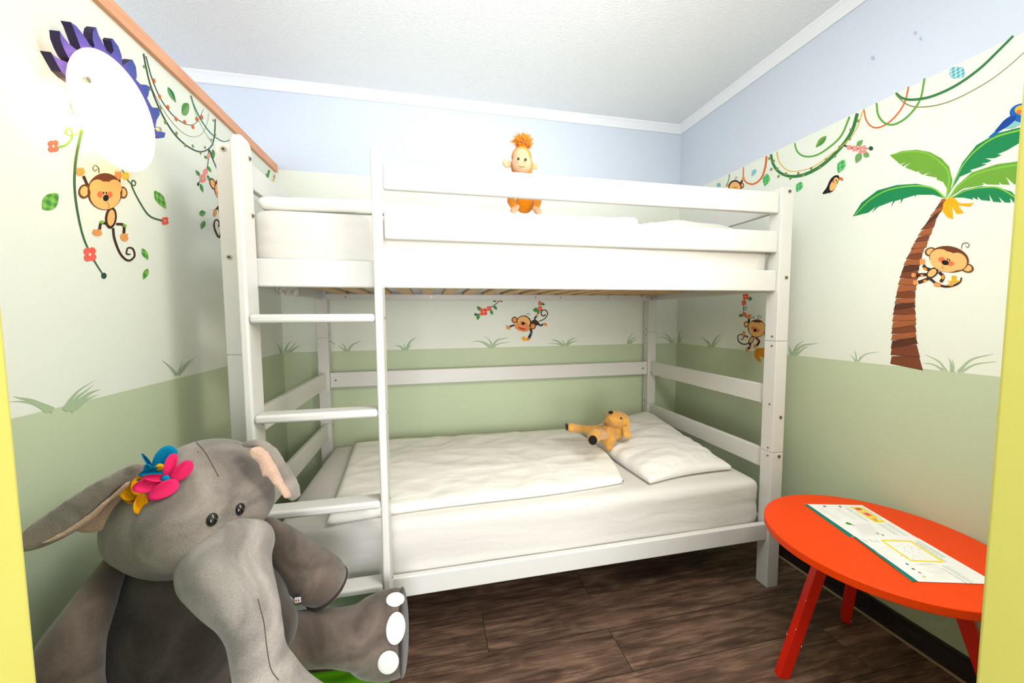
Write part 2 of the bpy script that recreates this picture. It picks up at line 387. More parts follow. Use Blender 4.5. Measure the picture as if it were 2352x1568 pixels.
for nm, d in (('baseboard_right', (XR-.013, XR, YF, YB, 0, .085)), ('baseboard_back', (XL, XR-.013, YB-.0045, YB, 0, .085)), ('baseboard_left', (XL, XL+.004, YF, YB-.005, 0, .085))):
    o = struct(boxobj(nm, d, M['base'], bevel=.0015))
struct(boxobj('trim_4', (XR-.02, XR-.013, YF, YB-.005, 0, .006), M['seal']))

# painted grass tufts (part of the wall paint)
class Flat:
    """flat printed shapes lying on a wall or a table, traced in surveyed positions"""
    count = 0
    def __init__(s, plane, val, off, crop=(0, 0, 1)):
        Flat.count += 1
        s.plane, s.val, s.off, s.crop = plane, val, off + Flat.count*.000006, crop
        s.parts = {}; s.layer = 0
    def P(s, x, y, crop=None):
        ox, oy, k = crop or s.crop; px, py = ox + x/k, oy + y/k
        o = s.off + s.layer*.000012
        return at(px, py, **{s.plane: s.val + (-o if s.plane in ('Y',) or s.val > 1 and s.plane == 'X' else o)})
    def _bm(s, part):
        if part not in s.parts: s.parts[part] = (bmesh.new(), [])
        return s.parts[part]
    def poly(s, pts, ink, part='print', crop=None, smooth=0):
        if smooth: pts = [tuple(p)[:2] for p in catmull([Vector((x, y, 0)) for x, y in pts], smooth, True)]
        bm, mats = s._bm(part); s.layer += 1
        if ink not in mats: mats.append(ink)
        W = [s.P(x, y, crop) for x, y in pts]
        tri = tessellate_polygon([[Vector((x, y, 0)) for x, y in pts]])
        vs = [bm.verts.new(w) for w in W]
        for t in tri:
            try: bm.faces.new([vs[i] for i in t]).material_index = mats.index(ink)
            except ValueError: pass
    def e(s, cx, cy, rx, ry, rot, ink, part='print', crop=None, n=28):
        c, q = math.cos(math.radians(rot)), math.sin(math.radians(rot)); pts = []
        for i in range(n):
            a = i*2*math.pi/n; u, v = rx*math.cos(a), ry*math.sin(a); pts.append((cx+u*c-v*q, cy+u*q+v*c))
        s.poly(pts, ink, part, crop)
    def stroke(s, pts, w0, w1, ink, part='print', crop=None, n=8, wm=None):
        c = [p for p in catmull([Vector((x, y, 0)) for x, y in pts], n)] if len(pts) > 2 else [Vector((x, y, 0)) for x, y in pts]
        bm, mats = s._bm(part); s.layer += 1
        if ink not in mats: mats.append(ink)
        L, R = [], []
        for i, p in enumerate(c):
            t = (c[min(i+1, len(c)-1)]-c[max(i-1, 0)]); t = t.normalized() if t.length else Vector((1, 0, 0)); nn = Vector((-t.y, t.x, 0))
            f = i/(len(c)-1); w = (w0*(1-f)+w1*f)/2
            if wm is not None: w = (w0*(1-f)**2 + wm*2*f*(1-f)*1.0 + w1*f*f)/2
            L.append(bm.verts.new(s.P(*(p+nn*w)[:2], crop))); R.append(bm.verts.new(s.P(*(p-nn*w)[:2], crop)))
        for i in range(len(c)-1): bm.faces.new((L[i], L[i+1], R[i+1], R[i])).material_index = mats.index(ink)
    def leaf(s, x0, y0, x1, y1, w, ink, part='print', crop=None, rib=None, ink2=None):
        d = Vector((x1-x0, y1-y0)); n = Vector((-d.y, d.x)).normalized(); up, dn = [], []
        for i in range(13):
            f = i/12; h = w/2*math.sin(math.pi*f**.85); p = Vector((x0, y0))+d*f
            up.append(tuple(p+n*h)); dn.append(tuple(p-n*h))
        s.poly(up+dn[-2:0:-1], ink, part, crop)
        if ink2: s.poly(up[:1]+up[1:-1]+[dn[-1]], ink2, part, crop)
        if rib: s.stroke([(x0, y0), (x1, y1)], 1.5, 1, rib, part, crop)
    def flower(s, cx, cy, r, ink, part='print', crop=None, n=4, rot=40, sq=.8, center='i_center'):
        for k in range(n):
            a = math.radians(rot + k*360/n); s.e(cx+math.cos(a)*r*.55*sq, cy+math.sin(a)*r*.55, r*.5*sq, r*.44, math.degrees(a), ink, part, crop, 16)
        if center: s.e(cx, cy, r*.17*sq, r*.17, 0, center, part, crop, 12)
    def build(s, name, label=None, cat=None, group=None, parent=None, single=None):
        keys = list(s.parts)
        if len(keys) == 1 and not single:
            bm, mats = s.parts[keys[0]]
            o = obj(name, bm, [M[k] for k in mats], parent); 
            return tag(o, label, cat, group)
        allv = [v.co for k in keys for v in s.parts[k][0].verts]
        c = sum(allv, Vector((0, 0, 0)))/len(allv)
        e = empty(name, c, label, cat, group)
        for k in keys:
            bm, mats = s.parts[k]; obj(k, bm, [M[q] for q in mats], e)
        return e
OFF = .0007
C1 = (0, 0, 2.24); C2 = (1600, 0, 2.613); C3 = (1650, 500, 2.614); CBK = (980, 640, 4.356); CRB = (1450, 640, 3.4075); C8 = (480, 600, 3.136); CL = (320, 100, 3.136); CTL = (200, 0, 3.7333); CG = (0, 820, 7.84); CP = (2200, 160, 5.224)
def LW(crop): return Flat('X', XL, OFF, crop)
def RW(crop): return Flat('X', XR, OFF, crop)
def BW(crop): return Flat('Y', YB, OFF, crop)
def tuft(F, blades, wall, w=14):
    for b in blades: F.stroke(b[:-1] if isinstance(b[-1], (int, float)) else b, b[-1] if isinstance(b[-1], (int, float)) else w, 1.5, 'i_tuft')
    o = F.build('painted_grass', parent=wall); return o
tuft(LW(CG), [[(960, 960), (800, 880), (560, 780), (380, 740), (230, 705), 120], [(860, 980), (640, 850), (420, 800), (160, 800), 70], [(1160, 960), (1280, 760), (1450, 580), (1750, 395), 90], [(1200, 960), (1400, 720), (1560, 600), (1700, 480), 80], [(1260, 960), (1480, 760), (1640, 640), (1830, 570), 130], [(1350, 920), (1560, 770), (1790, 660), 90]], wall_left)
tuft(LW(C8), [[(-220, 790+30), (-190, 770), (-160, 730), (-90, 690), 26], [(-230, 820), (-280, 760), (-340, 710), 26], [(-200, 800), (-150, 740), (-110, 715), 20], [(-225, 810), (-200, 750), (-190, 710), 14]], wall_left)
tuft(LW(C8), [[(520, 665), (505, 620), (487, 590), 14], [(520, 665), (522, 630), (515, 600), 10]], wall_left)
tuft(BW(C8), [[(545, 655), (565, 605), (595, 570), 22], [(560, 655), (600, 615), (630, 575), 14], [(580, 655), (620, 625), (660, 603), 22], [(540, 655), (555, 620), (575, 600), 10]], wall_back)
tuft(BW(C8), [[(990, 648), (975, 610), (950, 588), 16], [(985, 648), (950, 620), (928, 605), 12], [(1000, 648), (1035, 600), (1100, 570), 20], [(905, 600), (890, 585), (870, 575), 8]], wall_back)
tuft(BW(C8), [[(1400, 640), (1380, 615), (1335, 602), 22], [(1410, 640), (1408, 610), (1400, 590), 12], [(1420, 640), (1450, 580), (1495, 545), 26], [(1425, 640), (1445, 615), (1470, 605), 10]], wall_back)
tuft(BW(CBK), [[(640, 690), (600, 650), (530, 625), (440, 635), 26], [(630, 690), (560, 640), (480, 615), 18], [(650, 690), (640, 630), (580, 572), 26], [(650, 690), (700, 620), (760, 600), (835, 588), 26], [(660, 690), (720, 650), (840, 632), 22]], wall_back)
tuft(BW(CBK), [[(1370, 668), (1300, 620), (1245, 612), 26], [(1360, 668), (1300, 650), (1200, 648), 18], [(1380, 668), (1370, 630), (1345, 612), 18], [(1390, 668), (1440, 610), (1505, 590), 26], [(1400, 668), (1450, 635), (1515, 622), 26]], wall_back)
tuft(BW(CBK), [[(2010, 650), (2030, 590), (2072, 532), 20], [(2020, 650), (2060, 600), (2108, 575), 20], [(2040, 650), (2070, 620), (2120, 602), 16]], wall_back)
tuft(BW(CRB), [[(320, 500), (290, 450), (240, 425), 18], [(315, 500), (270, 465), (200, 455), 14], [(325, 500), (330, 470), (335, 455), 10], [(335, 500), (345, 475), (355, 462), 8]], wall_back)
tuft(RW(CRB), [[(370, 500), (375, 440), (395, 395), 20], [(375, 500), (395, 460), (405, 445), 10]], wall_right)
tuft(RW(CRB), [[(620, 535), (590, 490), (545, 455), 26], [(630, 535), (660, 470), (705, 430), 26], [(640, 535), (670, 495), (710, 450), 14], [(615, 535), (610, 500), (590, 480), 10]], wall_right)
tuft(RW(C3), [[(440, 825), (430, 790), (426, 770), 20], [(445, 825), (470, 770), (512, 737), 20], [(450, 825), (500, 770), (600, 752), 26], [(470, 825), (510, 785), (540, 775), 14]], wall_right)
tuft(RW(C3), [[(825, 862), (810, 840), (792, 825), 10], [(830, 862), (825, 820), (815, 795), 12], [(840, 862), (880, 820), (960, 805), 10], [(845, 862), (850, 840), (850, 825), 8]], wall_right)
tuft(RW(C3), [[(1370, 920), (1320, 860), (1240, 820), 14], [(1350, 915), (1290, 880), (1230, 872), 14], [(1400, 925), (1395, 870), (1380, 840), 20], [(1410, 925), (1410, 880), (1405, 850), 14], [(1440, 925), (1520, 850), (1650, 818), 20], [(1460, 925), (1540, 880), (1670, 862), 14]], wall_right)
# marks on the blue upper wall
F = RW(C2); F.e(1058, 348, 14, 15, 0, 'i_mark') if 'i_mark' in M else None
M['i_mark'] = flat('ink_mark', (176, 186, 206), .8)
F = RW(C2); F.e(1058, 348, 13, 14, 0, 'i_mark'); F.e(1312, 198, 10, 13, 0, 'i_mark'); F.e(1345, 232, 9, 12, 0, 'i_mark'); F.build('scuff_mark', parent=wall_right)

# ------------------------------------------------------------------ wall stickers
def monkey(F, head, face, ears, cheeks, nose, eyes, curl, body, belly, limbs, hands, tail, patches=(), patch='i_patchg', mouth=None, lw=13, extra=None):
    if tail: F.stroke(tail[:-1], tail[-1], tail[-1]*.55, 'i_dkbrown', n=10)
    for l in limbs: F.stroke(l, lw, lw*1.15, 'i_dkbrown')
    for h in hands: F.e(*h, 'i_tan2')
    for (x, y, rx, ry, rot) in hands:
        for k in (-1, 0, 1): F.e(x+k*rx*.55, y-ry*.75, rx*.26, ry*.5, rot+k*15, 'i_tan2', n=10)
    for p in patches: F.e(*p, patch)
    if body: F.e(*body, 'i_dkbrown'); 
    if belly: F.e(*belly, 'i_tan')
    for (x, y, rx, ry, r) in ears: F.e(x, y, rx, ry, r, 'i_brown'); F.e(x, y, rx*.7, ry*.72, r, 'i_tan')
    F.e(*head, 'i_brown')
    for f in face: F.e(*f, 'i_tan')
    for c in cheeks: F.e(*c, 0, 'i_blush')
    F.e(*nose, 'i_black')
    for q in eyes: F.e(*q, 0, 'i_black', n=12)
    if curl: F.stroke(curl, 4, 3, 'i_dkbrown')
    if mouth: F.stroke(mouth, 2, 2, 'i_brown')
# left wall: monkey between two hanging vines
F = LW(C1)
F.stroke([(430, 640), (410, 720), (390, 830), (384, 950), (398, 1080), (430, 1220), (480, 1330), (530, 1412)], 17, 7, 'i_vine')
F.stroke([(425, 660), (395, 690), (360, 697), (338, 680), (352, 658), (372, 680), (368, 715), (340, 745), (305, 757)], 5, 11, 'i_vinel')
F.e(535, 1418, 14, 16, 0, 'i_vinedk'); F.build('vine_sticker', 'olive vine sticker hanging left of the monkey under the wall lamp', 'wall sticker', 'vine stickers')
F = LW(C1); F.flower(275, 752, 38, 'i_flower'); F.build('flower_sticker', 'orange flower sticker on curled stem left below the wall lamp', 'wall sticker', 'flower stickers')
F = LW(C1); F.flower(463, 1308, 44, 'i_flower'); F.build('flower_sticker', 'large orange flower sticker near the lower end of the olive vine', 'wall sticker', 'flower stickers')
F = LW(C1); F.stroke([(622, 855), (645, 905), (665, 935), (690, 955), (698, 938), (682, 928), (680, 960), (720, 1040), (770, 1110), (840, 1137)], 4, 9, 'i_vine')
F.build('vine_sticker', 'thin looping vine sticker right of the monkey under the wall lamp', 'wall sticker', 'vine stickers')
F = LW(C1); F.flower(648, 905, 22, 'i_flowery'); F.build('flower_sticker', 'yellow flower sticker beside the hand of the monkey under the lamp', 'wall sticker', 'flower stickers')
F = LW(C1); F.flower(850, 1136, 24, 'i_flower'); F.build('flower_sticker', 'small orange flower sticker at end of thin looping vine', 'wall sticker', 'flower stickers')
F = LW(C1)
monkey(F, (540, 985, 90, 95, 0), [(542, 1005, 78, 72, 0), (502, 965, 42, 42, 0), (588, 965, 38, 42, 0)], [(434, 984, 30, 37, 10), (634, 990, 22, 31, -10)],
  [(515, 1000, 15, 17), (566, 1001, 13, 16)], (545, 1018, 15, 17, 20), [(533, 992, 4, 7), (547, 992, 4, 7)], [(510, 890), (508, 865), (490, 850), (478, 865), (490, 880), (500, 868)],
  (571, 1120, 30, 56, 6), (572, 1120, 19, 42, 6), [[(550, 1150), (520, 1148), (512, 1190)], [(598, 1152), (636, 1158), (638, 1200)], [(452, 955), (430, 905)], [(615, 960), (612, 915)]],
  [(415, 885, 22, 20, -20), (608, 905, 20, 20, 10), (500, 1198, 26, 16, 10), (640, 1222, 22, 18, 40)], [(582, 1172), (590, 1230), (620, 1305), (660, 1340), (692, 1318), (684, 1280), (658, 1276), (652, 1305), (672, 1308), 13],
  [(524, 1142, 13, 8, 0), (642, 1160, 11, 8, 30)], mouth=[(550, 1035), (562, 1060), (556, 1072)])
F.build('monkey_sticker', 'brown monkey sticker hanging by both hands under the wall lamp', 'wall sticker', 'monkey stickers')
def leafstick(Fn, crop, a, lab, ink='i_check', rib=None, ink2=None, name='leaf_sticker'):
    F = Fn(crop); F.leaf(*a, ink, rib=rib, ink2=ink2); F.build(name, lab, 'wall sticker', 'leaf stickers')
F = LW(C1); F.poly([(220, 1030), (245, 1000), (298, 997), (296, 1050), (270, 1078), (222, 1076)], 'i_check', smooth=5); F.build('leaf_sticker', 'round green checked leaf sticker left of the hanging monkey', 'wall sticker', 'leaf stickers')
leafstick(LW, C1, (795, 980, 856, 1074, 44), 'large green checked leaf sticker above the end of the looping vine')
leafstick(LW, C1, (731, 1277, 763, 1337, 28), 'small green checked leaf sticker right of the monkey tail, upper of two')
leafstick(LW, C1, (760, 1381, 738, 1439, 28), 'small green checked leaf sticker right of the monkey tail, lower of two')
leafstick(LW, CTL, (692, 745, 762, 880, 42), 'slim teal green leaf sticker inside the vine loops right of the wall lamp', 'i_dkgreen', ink2='i_green2')
F = LW(CTL); F.poly([(815, 910), (835, 884), (870, 890), (873, 950), (850, 990), (815, 972)], 'i_green', smooth=5); F.poly([(815, 972), (872, 893), (873, 950), (850, 990)], 'i_green2', smooth=3)
F.build('leaf_sticker', 'broad two tone green leaf sticker inside the vine loops', 'wall sticker', 'leaf stickers')
leafstick(LW, CL, (432, 1225, 480, 1218, 44), 'rounded green leaf sticker beside bed post, upper of two', 'i_green', ink2='i_green2')
leafstick(LW, CL, (470, 1275, 446, 1338, 34), 'rounded green leaf sticker beside bed post, lower of two', 'i_green', ink2='i_green2')
# vine loops on the left wall
F = LW(CTL)
F.stroke([(485, 460), (510, 590), (560, 780), (650, 990), (760, 1160), (880, 1265), (980, 1300), (1060, 1260), (1092, 1170), (1100, 1020)], 13, 9, 'i_vinedk')
for x, y, r in ((488, 572, 8), (540, 760, 9), (628, 925, 10), (672, 1048, 10), (768, 1142, 9), (842, 1245, 9), (908, 1252, 8), (974, 1312, 7), (1012, 1264, 7), (1068, 1198, 6), (1083, 1032, 6), (1100, 1152, 6)): F.e(x, y, r, r*2, -20, 'i_olive')
F.build('vine_sticker', 'thick dark green vine loop sticker with tiny leaves right of the wall lamp', 'wall sticker', 'vine stickers')
F = LW(CTL)
F.stroke([(505, 480), (560, 680), (640, 860), (740, 990), (830, 1055), (900, 1070), (955, 1030), (998, 935)], 9, 3, 'i_vinedk')
for x, y in ((576, 692), (624, 828), (695, 918), (764, 1020), (838, 1048), (908, 1086), (942, 1022), (984, 1003)): F.e(x, y, 11, 22, -20, 'i_orange')
F.build('vine_sticker', 'thin vine loop sticker with orange leaves under the wooden trim', 'wall sticker', 'vine stickers')
F = LW(CTL); F.stroke([(495, 500), (560, 760), (680, 980), (800, 1120), (900, 1172), (980, 1150), (1030, 1060), (1043, 975)], 4, 3, 'i_olive')
F.build('vine_sticker', 'thin olive vine loop sticker between two darker loops', 'wall sticker', 'vine stickers')
F = LW(CTL); F.stroke([(890, 820), (920, 910), (980, 1030), (1060, 1140), (1160, 1210), (1220, 1200), (1248, 1170)], 12, 5, 'i_vineteal'); F.stroke([(890, 830), (940, 990), (1010, 1130), (1090, 1250)], 3, 3, 'i_green2')
F.build('vine_sticker', 'teal vine loop sticker running behind the left bed post', 'wall sticker', 'vine stickers')
F = LW(CL)
F.stroke([(500, 760), (498, 830), (488, 900), (470, 950), (430, 1000)], 5, 5, 'i_vinedk'); F.e(425, 1012, 8, 14, 0, 'i_vinedk')
for a in ((490, 830, 468, 806, 18), (492, 880, 518, 928, 20), (436, 952, 406, 910, 22), (490, 945, 510, 992, 18), (440, 1008, 460, 1072, 22)): F.leaf(*a, 'i_green')
F.flower(500, 808, 24, 'i_flowerp', sq=.5); F.flower(478, 922, 28, 'i_flowerp', sq=.6); F.flower(458, 970, 40, 'i_flowerp', sq=.55)
F.stroke([(505, 765), (525, 820), (560, 905)], 10, 5, 'i_vinedk'); F.leaf(530, 760, 535, 832, 26, 'i_green')
F.build('flower_vine_sticker', 'pink flower vine sticker hanging beside the left bed post', 'wall sticker', 'flower vine stickers')
F = LW(CL)
monkey(F, (600, 1040, 60, 85, 0), [(600, 1060, 52, 62, 0), (565, 1040, 20, 30, 0)], [(530, 1010, 22, 44, -20)], [(562, 1075, 8, 12)], (600, 1080, 12, 14, 0), [(590, 1050, 3, 6)], None,
  (590, 1190, 22, 40, 0), (590, 1190, 14, 30, 0), [[(575, 1170), (545, 1205)]], [(545, 1222, 14, 24, 10)], [(600, 1230), (580, 1390), (545, 1340), (540, 1290), (555, 1268), (575, 1285), (572, 1320), 14])
F.build('monkey_sticker', 'brown monkey sticker mostly hidden behind the left bed post', 'wall sticker', 'monkey stickers')
F = LW(CL); F.poly([(930, 908), (943, 914), (930, 968), (915, 960)], 'i_green'); F.e(915, 945, 4, 10, 0, 'i_green2'); F.build('vine_sticker', 'short green vine sticker end above the bunk, near the corner', 'wall sticker', 'vine stickers')
F = LW(CL); F.stroke([(976, 946), (972, 970), (962, 992)], 4, 3, 'i_vinedk'); F.e(967, 958, 5, 9, 0, 'i_flowery'); F.e(958, 988, 7, 7, 0, 'i_flowery'); F.build('flower_sticker', 'tiny yellow flower sticker in the corner above the bunk', 'wall sticker', 'flower stickers')

# back wall under the upper bunk
F = BW(CBK)
F.stroke([(490, 356), (560, 345), (640, 292), (700, 245), (745, 200)], 7, 7, 'i_vinedk'); F.e(489, 357, 12, 13, 0, 'i_vinedk')
for a in ((548, 318, 500, 275, 36), (518, 350, 510, 414, 38), (640, 310, 660, 364, 30), (670, 268, 705, 312, 30), (700, 225, 660, 222, 20), (735, 215, 762, 232, 18)): F.leaf(*a, 'i_green')
F.flower(569, 331, 42, 'i_red', sq=1); F.flower(626, 297, 27, 'i_red', sq=1); F.flower(732, 215, 20, 'i_red', sq=1)
F.build('flower_vine_sticker', 'red flower vine sticker on the back wall left of the swinging monkey', 'wall sticker', 'flower vine stickers')
F = BW(CBK)
F.stroke([(1130, 190), (1132, 250), (1135, 310), (1148, 330)], 6, 5, 'i_vinedk')
for a in ((1140, 245, 1184, 262, 30), (1120, 310, 1060, 314, 44), (1125, 315, 1110, 358, 28)): F.leaf(*a, 'i_green')
F.flower(1130, 246, 19, 'i_red', sq=1); F.flower(1135, 298, 25, 'i_red', sq=1)
F.build('flower_vine_sticker', 'red flower vine sticker holding the tail of the swinging monkey', 'wall sticker', 'flower vine stickers')
F = BW(CBK)
F.stroke([(1125, 425), (1180, 400), (1210, 350), (1190, 315), (1155, 318), (1145, 352), (1165, 372), (1190, 358)], 9, 12, 'i_dkbrown', n=10)
F.e(1085, 440, 40, 28, 15, 'i_dkbrown')
F.stroke([(1085, 420), (1082, 395), (1105, 370)], 22, 18, 'i_dkbrown'); F.stroke([(1110, 440), (1140, 468), (1165, 452)], 20, 18, 'i_dkbrown')
F.stroke([(880, 462), (850, 472), (830, 482)], 20, 18, 'i_dkbrown'); F.stroke([(1040, 490), (1045, 540), (1020, 600)], 24, 28, 'i_dkbrown')
F.e(1104, 366, 16, 12, 60, 'i_tan2'); F.e(1185, 456, 22, 15, 20, 'i_tan2'); F.e(815, 488, 22, 18, 20, 'i_tan2'); F.e(1012, 605, 24, 14, 0, 'i_tan2')
for k in range(4): F.e(798+k*12, 478+k*14-14, 10, 4, 30+k*20, 'i_tan2', n=10)
F.e(866, 466, 7, 6, 0, 'i_patchb'); F.e(1042, 545, 9, 16, 0, 'i_patchb'); F.e(1080, 398, 7, 14, 10, 'i_patchb'); F.e(1136, 468, 16, 7, 0, 'i_patchb')
F.poly([(945, 590), (965, 582), (982, 570), (990, 592), (1005, 600), (975, 628), (960, 615)], 'i_banana')
F.e(880, 412, 31, 33, 0, 'i_brown'); F.e(880, 412, 21, 23, 0, 'i_tan2'); F.e(1062, 474, 31, 33, 0, 'i_brown'); F.e(1062, 474, 21, 23, 0, 'i_tan2')
F.e(975, 432, 74, 64, 20, 'i_dkbrown'); F.e(972, 432, 64, 56, 20, 'i_tan'); F.e(955, 485, 80, 42, 14, 'i_tan2')
F.poly([(915, 465), (955, 478), (998, 490), (985, 512), (945, 508), (918, 490)], 'i_mouth'); F.poly([(918, 466), (955, 478), (996, 490), (992, 500), (950, 490), (918, 478)], 'i_flowerp')
F.e(942, 432, 12, 10, 0, 'i_blush'); F.e(993, 450, 13, 11, 0, 'i_blush'); F.e(965, 447, 17, 15, 15, 'i_black'); F.e(960, 430, 4, 5, 0, 'i_black'); F.e(980, 436, 4, 5, 0, 'i_black')
F.stroke([(995, 375), (1003, 352), (1022, 346), (1030, 360), (1016, 368)], 4, 3, 'i_dkbrown')
F.build('monkey_sticker', 'laughing monkey sticker swinging by its tail on the back wall', 'wall sticker', 'monkey stickers')

# right wall, under the bunk
F = RW(CRB)
F.stroke([(900, 110), (885, 150), (878, 200), (878, 250), (885, 290), (925, 312), (955, 302)], 5, 3, 'i_vinedk'); F.stroke([(880, 238), (892, 218), (904, 232), (892, 246), (880, 240)], 3, 3, 'i_black'); F.e(957, 301, 5, 5, 0, 'i_vinedk')
F.leaf(912, 156, 948, 156, 32, 'i_green'); F.leaf(873, 286, 838, 288, 26, 'i_green'); F.flower(895, 140, 27, 'i_red', sq=1); F.flower(881, 188, 20, 'i_red', sq=1); F.flower(884, 278, 18, 'i_red', sq=1)
F.build('flower_vine_sticker', 'red flower vine sticker above the monkey seen under the bunk on the right', 'wall sticker', 'flower vine stickers')
F = RW(CRB)
F.poly([(960, 600), (965, 560), (985, 543), (1040, 540), (1120, 560), (1100, 600), (1060, 625), (1030, 615), (1000, 600), (1018, 648), (1000, 650), (975, 630)], 'i_bananad'); F.stroke([(985, 545), (985, 600), (1012, 648)], 3, 2, 'i_olive'); F.stroke([(990, 545), (1010, 590), (1050, 620)], 3, 2, 'i_olive')
F.build('banana_sticker', 'bunch of bananas sticker held by monkey behind the right front post', 'wall sticker', 'banana stickers')
F = RW(CRB)
monkey(F, (982, 388, 70, 70, 0), [(982, 398, 62, 56, 0), (950, 370, 34, 34, 0), (1015, 375, 30, 36, 0)], [(900, 356, 20, 24, 0), (1058, 435, 18, 28, 0)],
  [(953, 386, 12, 12), (992, 405, 12, 12)], (968, 404, 13, 12, 0), [(970, 384, 3, 5), (980, 388, 3, 5)], [(995, 318), (990, 298), (1002, 288), (1016, 300), (1004, 312)],
  (940, 478, 18, 36, 30), (940, 478, 13, 26, 30), [[(915, 455), (895, 450), (880, 440)], [(975, 460), (1000, 490), (980, 525)], [(930, 505), (925, 540), (908, 545)], [(920, 345), (920, 315)]],
  [(920, 295, 20, 15, 0), (880, 432, 12, 20, 0), (905, 560, 10, 18, 0), (968, 530, 13, 16, 0)], [(920, 505), (880, 512), (840, 490), (835, 448), (860, 435), (878, 455), (868, 475), (852, 468), 9],
  [(900, 452, 8, 9, 0), (990, 485, 7, 12, 0), (930, 530, 6, 9, 0)], 'i_red', lw=15)
F.build('monkey_sticker', 'small brown monkey sticker with bananas seen under bunk on right wall', 'wall sticker', 'monkey stickers')
# right wall top vines (C2)
def vine(pts, w0, w1, ink, lab, dots=None, dink='i_olive', crop=C2, wm=None):
    F = RW(crop); F.stroke(pts, w0, w1, ink, wm=wm)
    for d in dots or (): F.e(d[0], d[1], 7, 10, 30, dink)
    F.build('vine_sticker', lab, 'wall sticker', 'vine stickers')
vine([(196, 1045), (192, 1080), (175, 1120)], 6, 5, 'i_vinel', 'short green vine sticker end beside peeking monkey above right end of bunk')
vine([(281, 1003), (281, 1060), (300, 1095), (345, 1103), (390, 1065), (412, 1000), (420, 937)], 6, 12, 'i_orange', 'small orange vine loop sticker nearest the back corner on right wall')
vine([(446, 925), (460, 985), (500, 1035), (570, 1058), (660, 1042), (760, 985), (860, 890), (930, 790), (965, 680)], 14, 20, 'i_vine2', 'thick dark green vine loop sticker with tiny leaves on right wall',
     [(437, 950), (462, 967), (448, 1016), (484, 1013), (491, 1058), (535, 1042), (563, 1070), (610, 1040), (641, 1050), (688, 1010), (739, 1005), (778, 958), (831, 937), (857, 882), (919, 833), (924, 778), (969, 725)], wm=20)
vine([(481, 910), (495, 970), (540, 1018), (600, 1027), (700, 1000), (800, 930), (900, 850), (960, 770), (997, 665)], 7, 6, 'i_ochre', 'thin yellow vine loop sticker beside the thick dark green one', wm=2)
vine([(588, 858), (605, 910), (650, 938), (720, 930), (800, 880), (870, 810), (918, 700)], 9, 11, 'i_vinel', 'bright green vine loop sticker under the blue wall edge')
vine([(1003, 655), (1020, 725), (1065, 765), (1130, 750), (1200, 690), (1250, 610), (1272, 520)], 8, 9, 'i_orange', 'larger orange vine loop sticker nearer the palm tree')
vine([(1080, 617), (1090, 690), (1130, 738), (1190, 745), (1270, 695), (1340, 600), (1368, 470)], 12, 11, 'i_vinel', 'green vine loop sticker crossing the larger orange loop')
vine([(1195, 558), (1240, 590), (1310, 597), (1420, 575), (1560, 510), (1700, 410), (1810, 305), (1900, 215)], 14, 13, 'i_vine2', 'long green vine sticker rising right to the blue wall edge', wm=16)
vine([(1198, 570), (1260, 625), (1350, 642), (1500, 615), (1680, 530), (1850, 415), (2100, 190)], 8, 3, 'i_olive', 'long thin olive vine sticker above the palm tree')
F = RW(C2); F.poly([(120, 1100), (140, 1097), (146, 1112), (140, 1122), (122, 1120)], 'i_teal'); F.build('leaf_sticker', 'faint teal leaf sticker just above the bunk rail', 'wall sticker', 'leaf stickers')
leafstick(RW, C2, (356, 1015, 328, 1058, 24), 'small blue checked leaf sticker inside small orange loop', 'i_checkb')
leafstick(RW, C2, (426, 1041, 408, 1118, 42), 'green checked leaf sticker under the small orange loop', 'i_check2')
leafstick(RW, C2, (630, 1090, 600, 1153, 40), 'green checked leaf sticker beside top of the right front post', 'i_check2')
leafstick(RW, C2, (885, 957, 848, 1038, 48), 'green checked leaf sticker above the toucan', 'i_check2')
leafstick(RW, C2, (778, 815, 714, 885, 34), 'plain green leaf sticker inside the bright green loop', 'i_green', ink2='i_leafl')
F = RW(C2); F.poly([(1518, 430), (1530, 405), (1590, 403), (1608, 430), (1600, 462), (1540, 470), (1520, 455)], 'i_checkb', smooth=4); F.build('leaf_sticker', 'blue lattice leaf sticker beside the long green vine', 'wall sticker', 'leaf stickers')
F = RW(C2)
F.stroke([(885, 872), (940, 890), (1000, 892), (1040, 890)], 12, 3, 'i_vinedk'); F.e(1046, 890, 13, 13, 0, 'i_vinedk')
for a in ((960, 875, 998, 840, 28), (985, 915, 955, 980, 40), (1000, 920, 1038, 938, 36)): F.leaf(*a, 'i_green2')
F.flower(915, 884, 16, 'i_flowerp', sq=1); F.flower(950, 890, 20, 'i_flowerp', sq=1); F.flower(995, 897, 28, 'i_flowerp', sq=1)
F.build('flower_vine_sticker', 'pink flower twig sticker off thick dark vine on right wall', 'wall sticker', 'flower vine stickers')
F = RW(C2)
F.e(272, 1112, 13, 17, 0, 'i_brown'); F.e(272, 1112, 8, 11, 0, 'i_tan'); F.e(230, 1122, 40, 42, 0, 'i_dkbrown'); F.e(230, 1128, 34, 38, 0, 'i_tan'); F.e(238, 1126, 6, 5, 0, 'i_blush')
F.stroke([(262, 1100), (275, 1082)], 11, 11, 'i_dkbrown'); F.e(280, 1072, 10, 12, 0, 'i_tan2'); F.e(183, 1112, 9, 8, 0, 'i_tan2'); F.stroke([(236, 1082), (232, 1068), (240, 1062), (244, 1072)], 2.5, 2, 'i_dkbrown')
F.e(222, 1124, 2, 3, 0, 'i_black'); F.e(230, 1124, 2, 3, 0, 'i_black')
F.build('monkey_sticker', 'monkey sticker peeking over the bunk rail, only upper head showing', 'wall sticker', 'monkey stickers')
F = RW(C2)
F.poly([(755, 1162), (780, 1125), (800, 1080), (825, 1055), (850, 1052), (856, 1072), (840, 1110), (820, 1145), (790, 1158)], 'i_black', smooth=4)
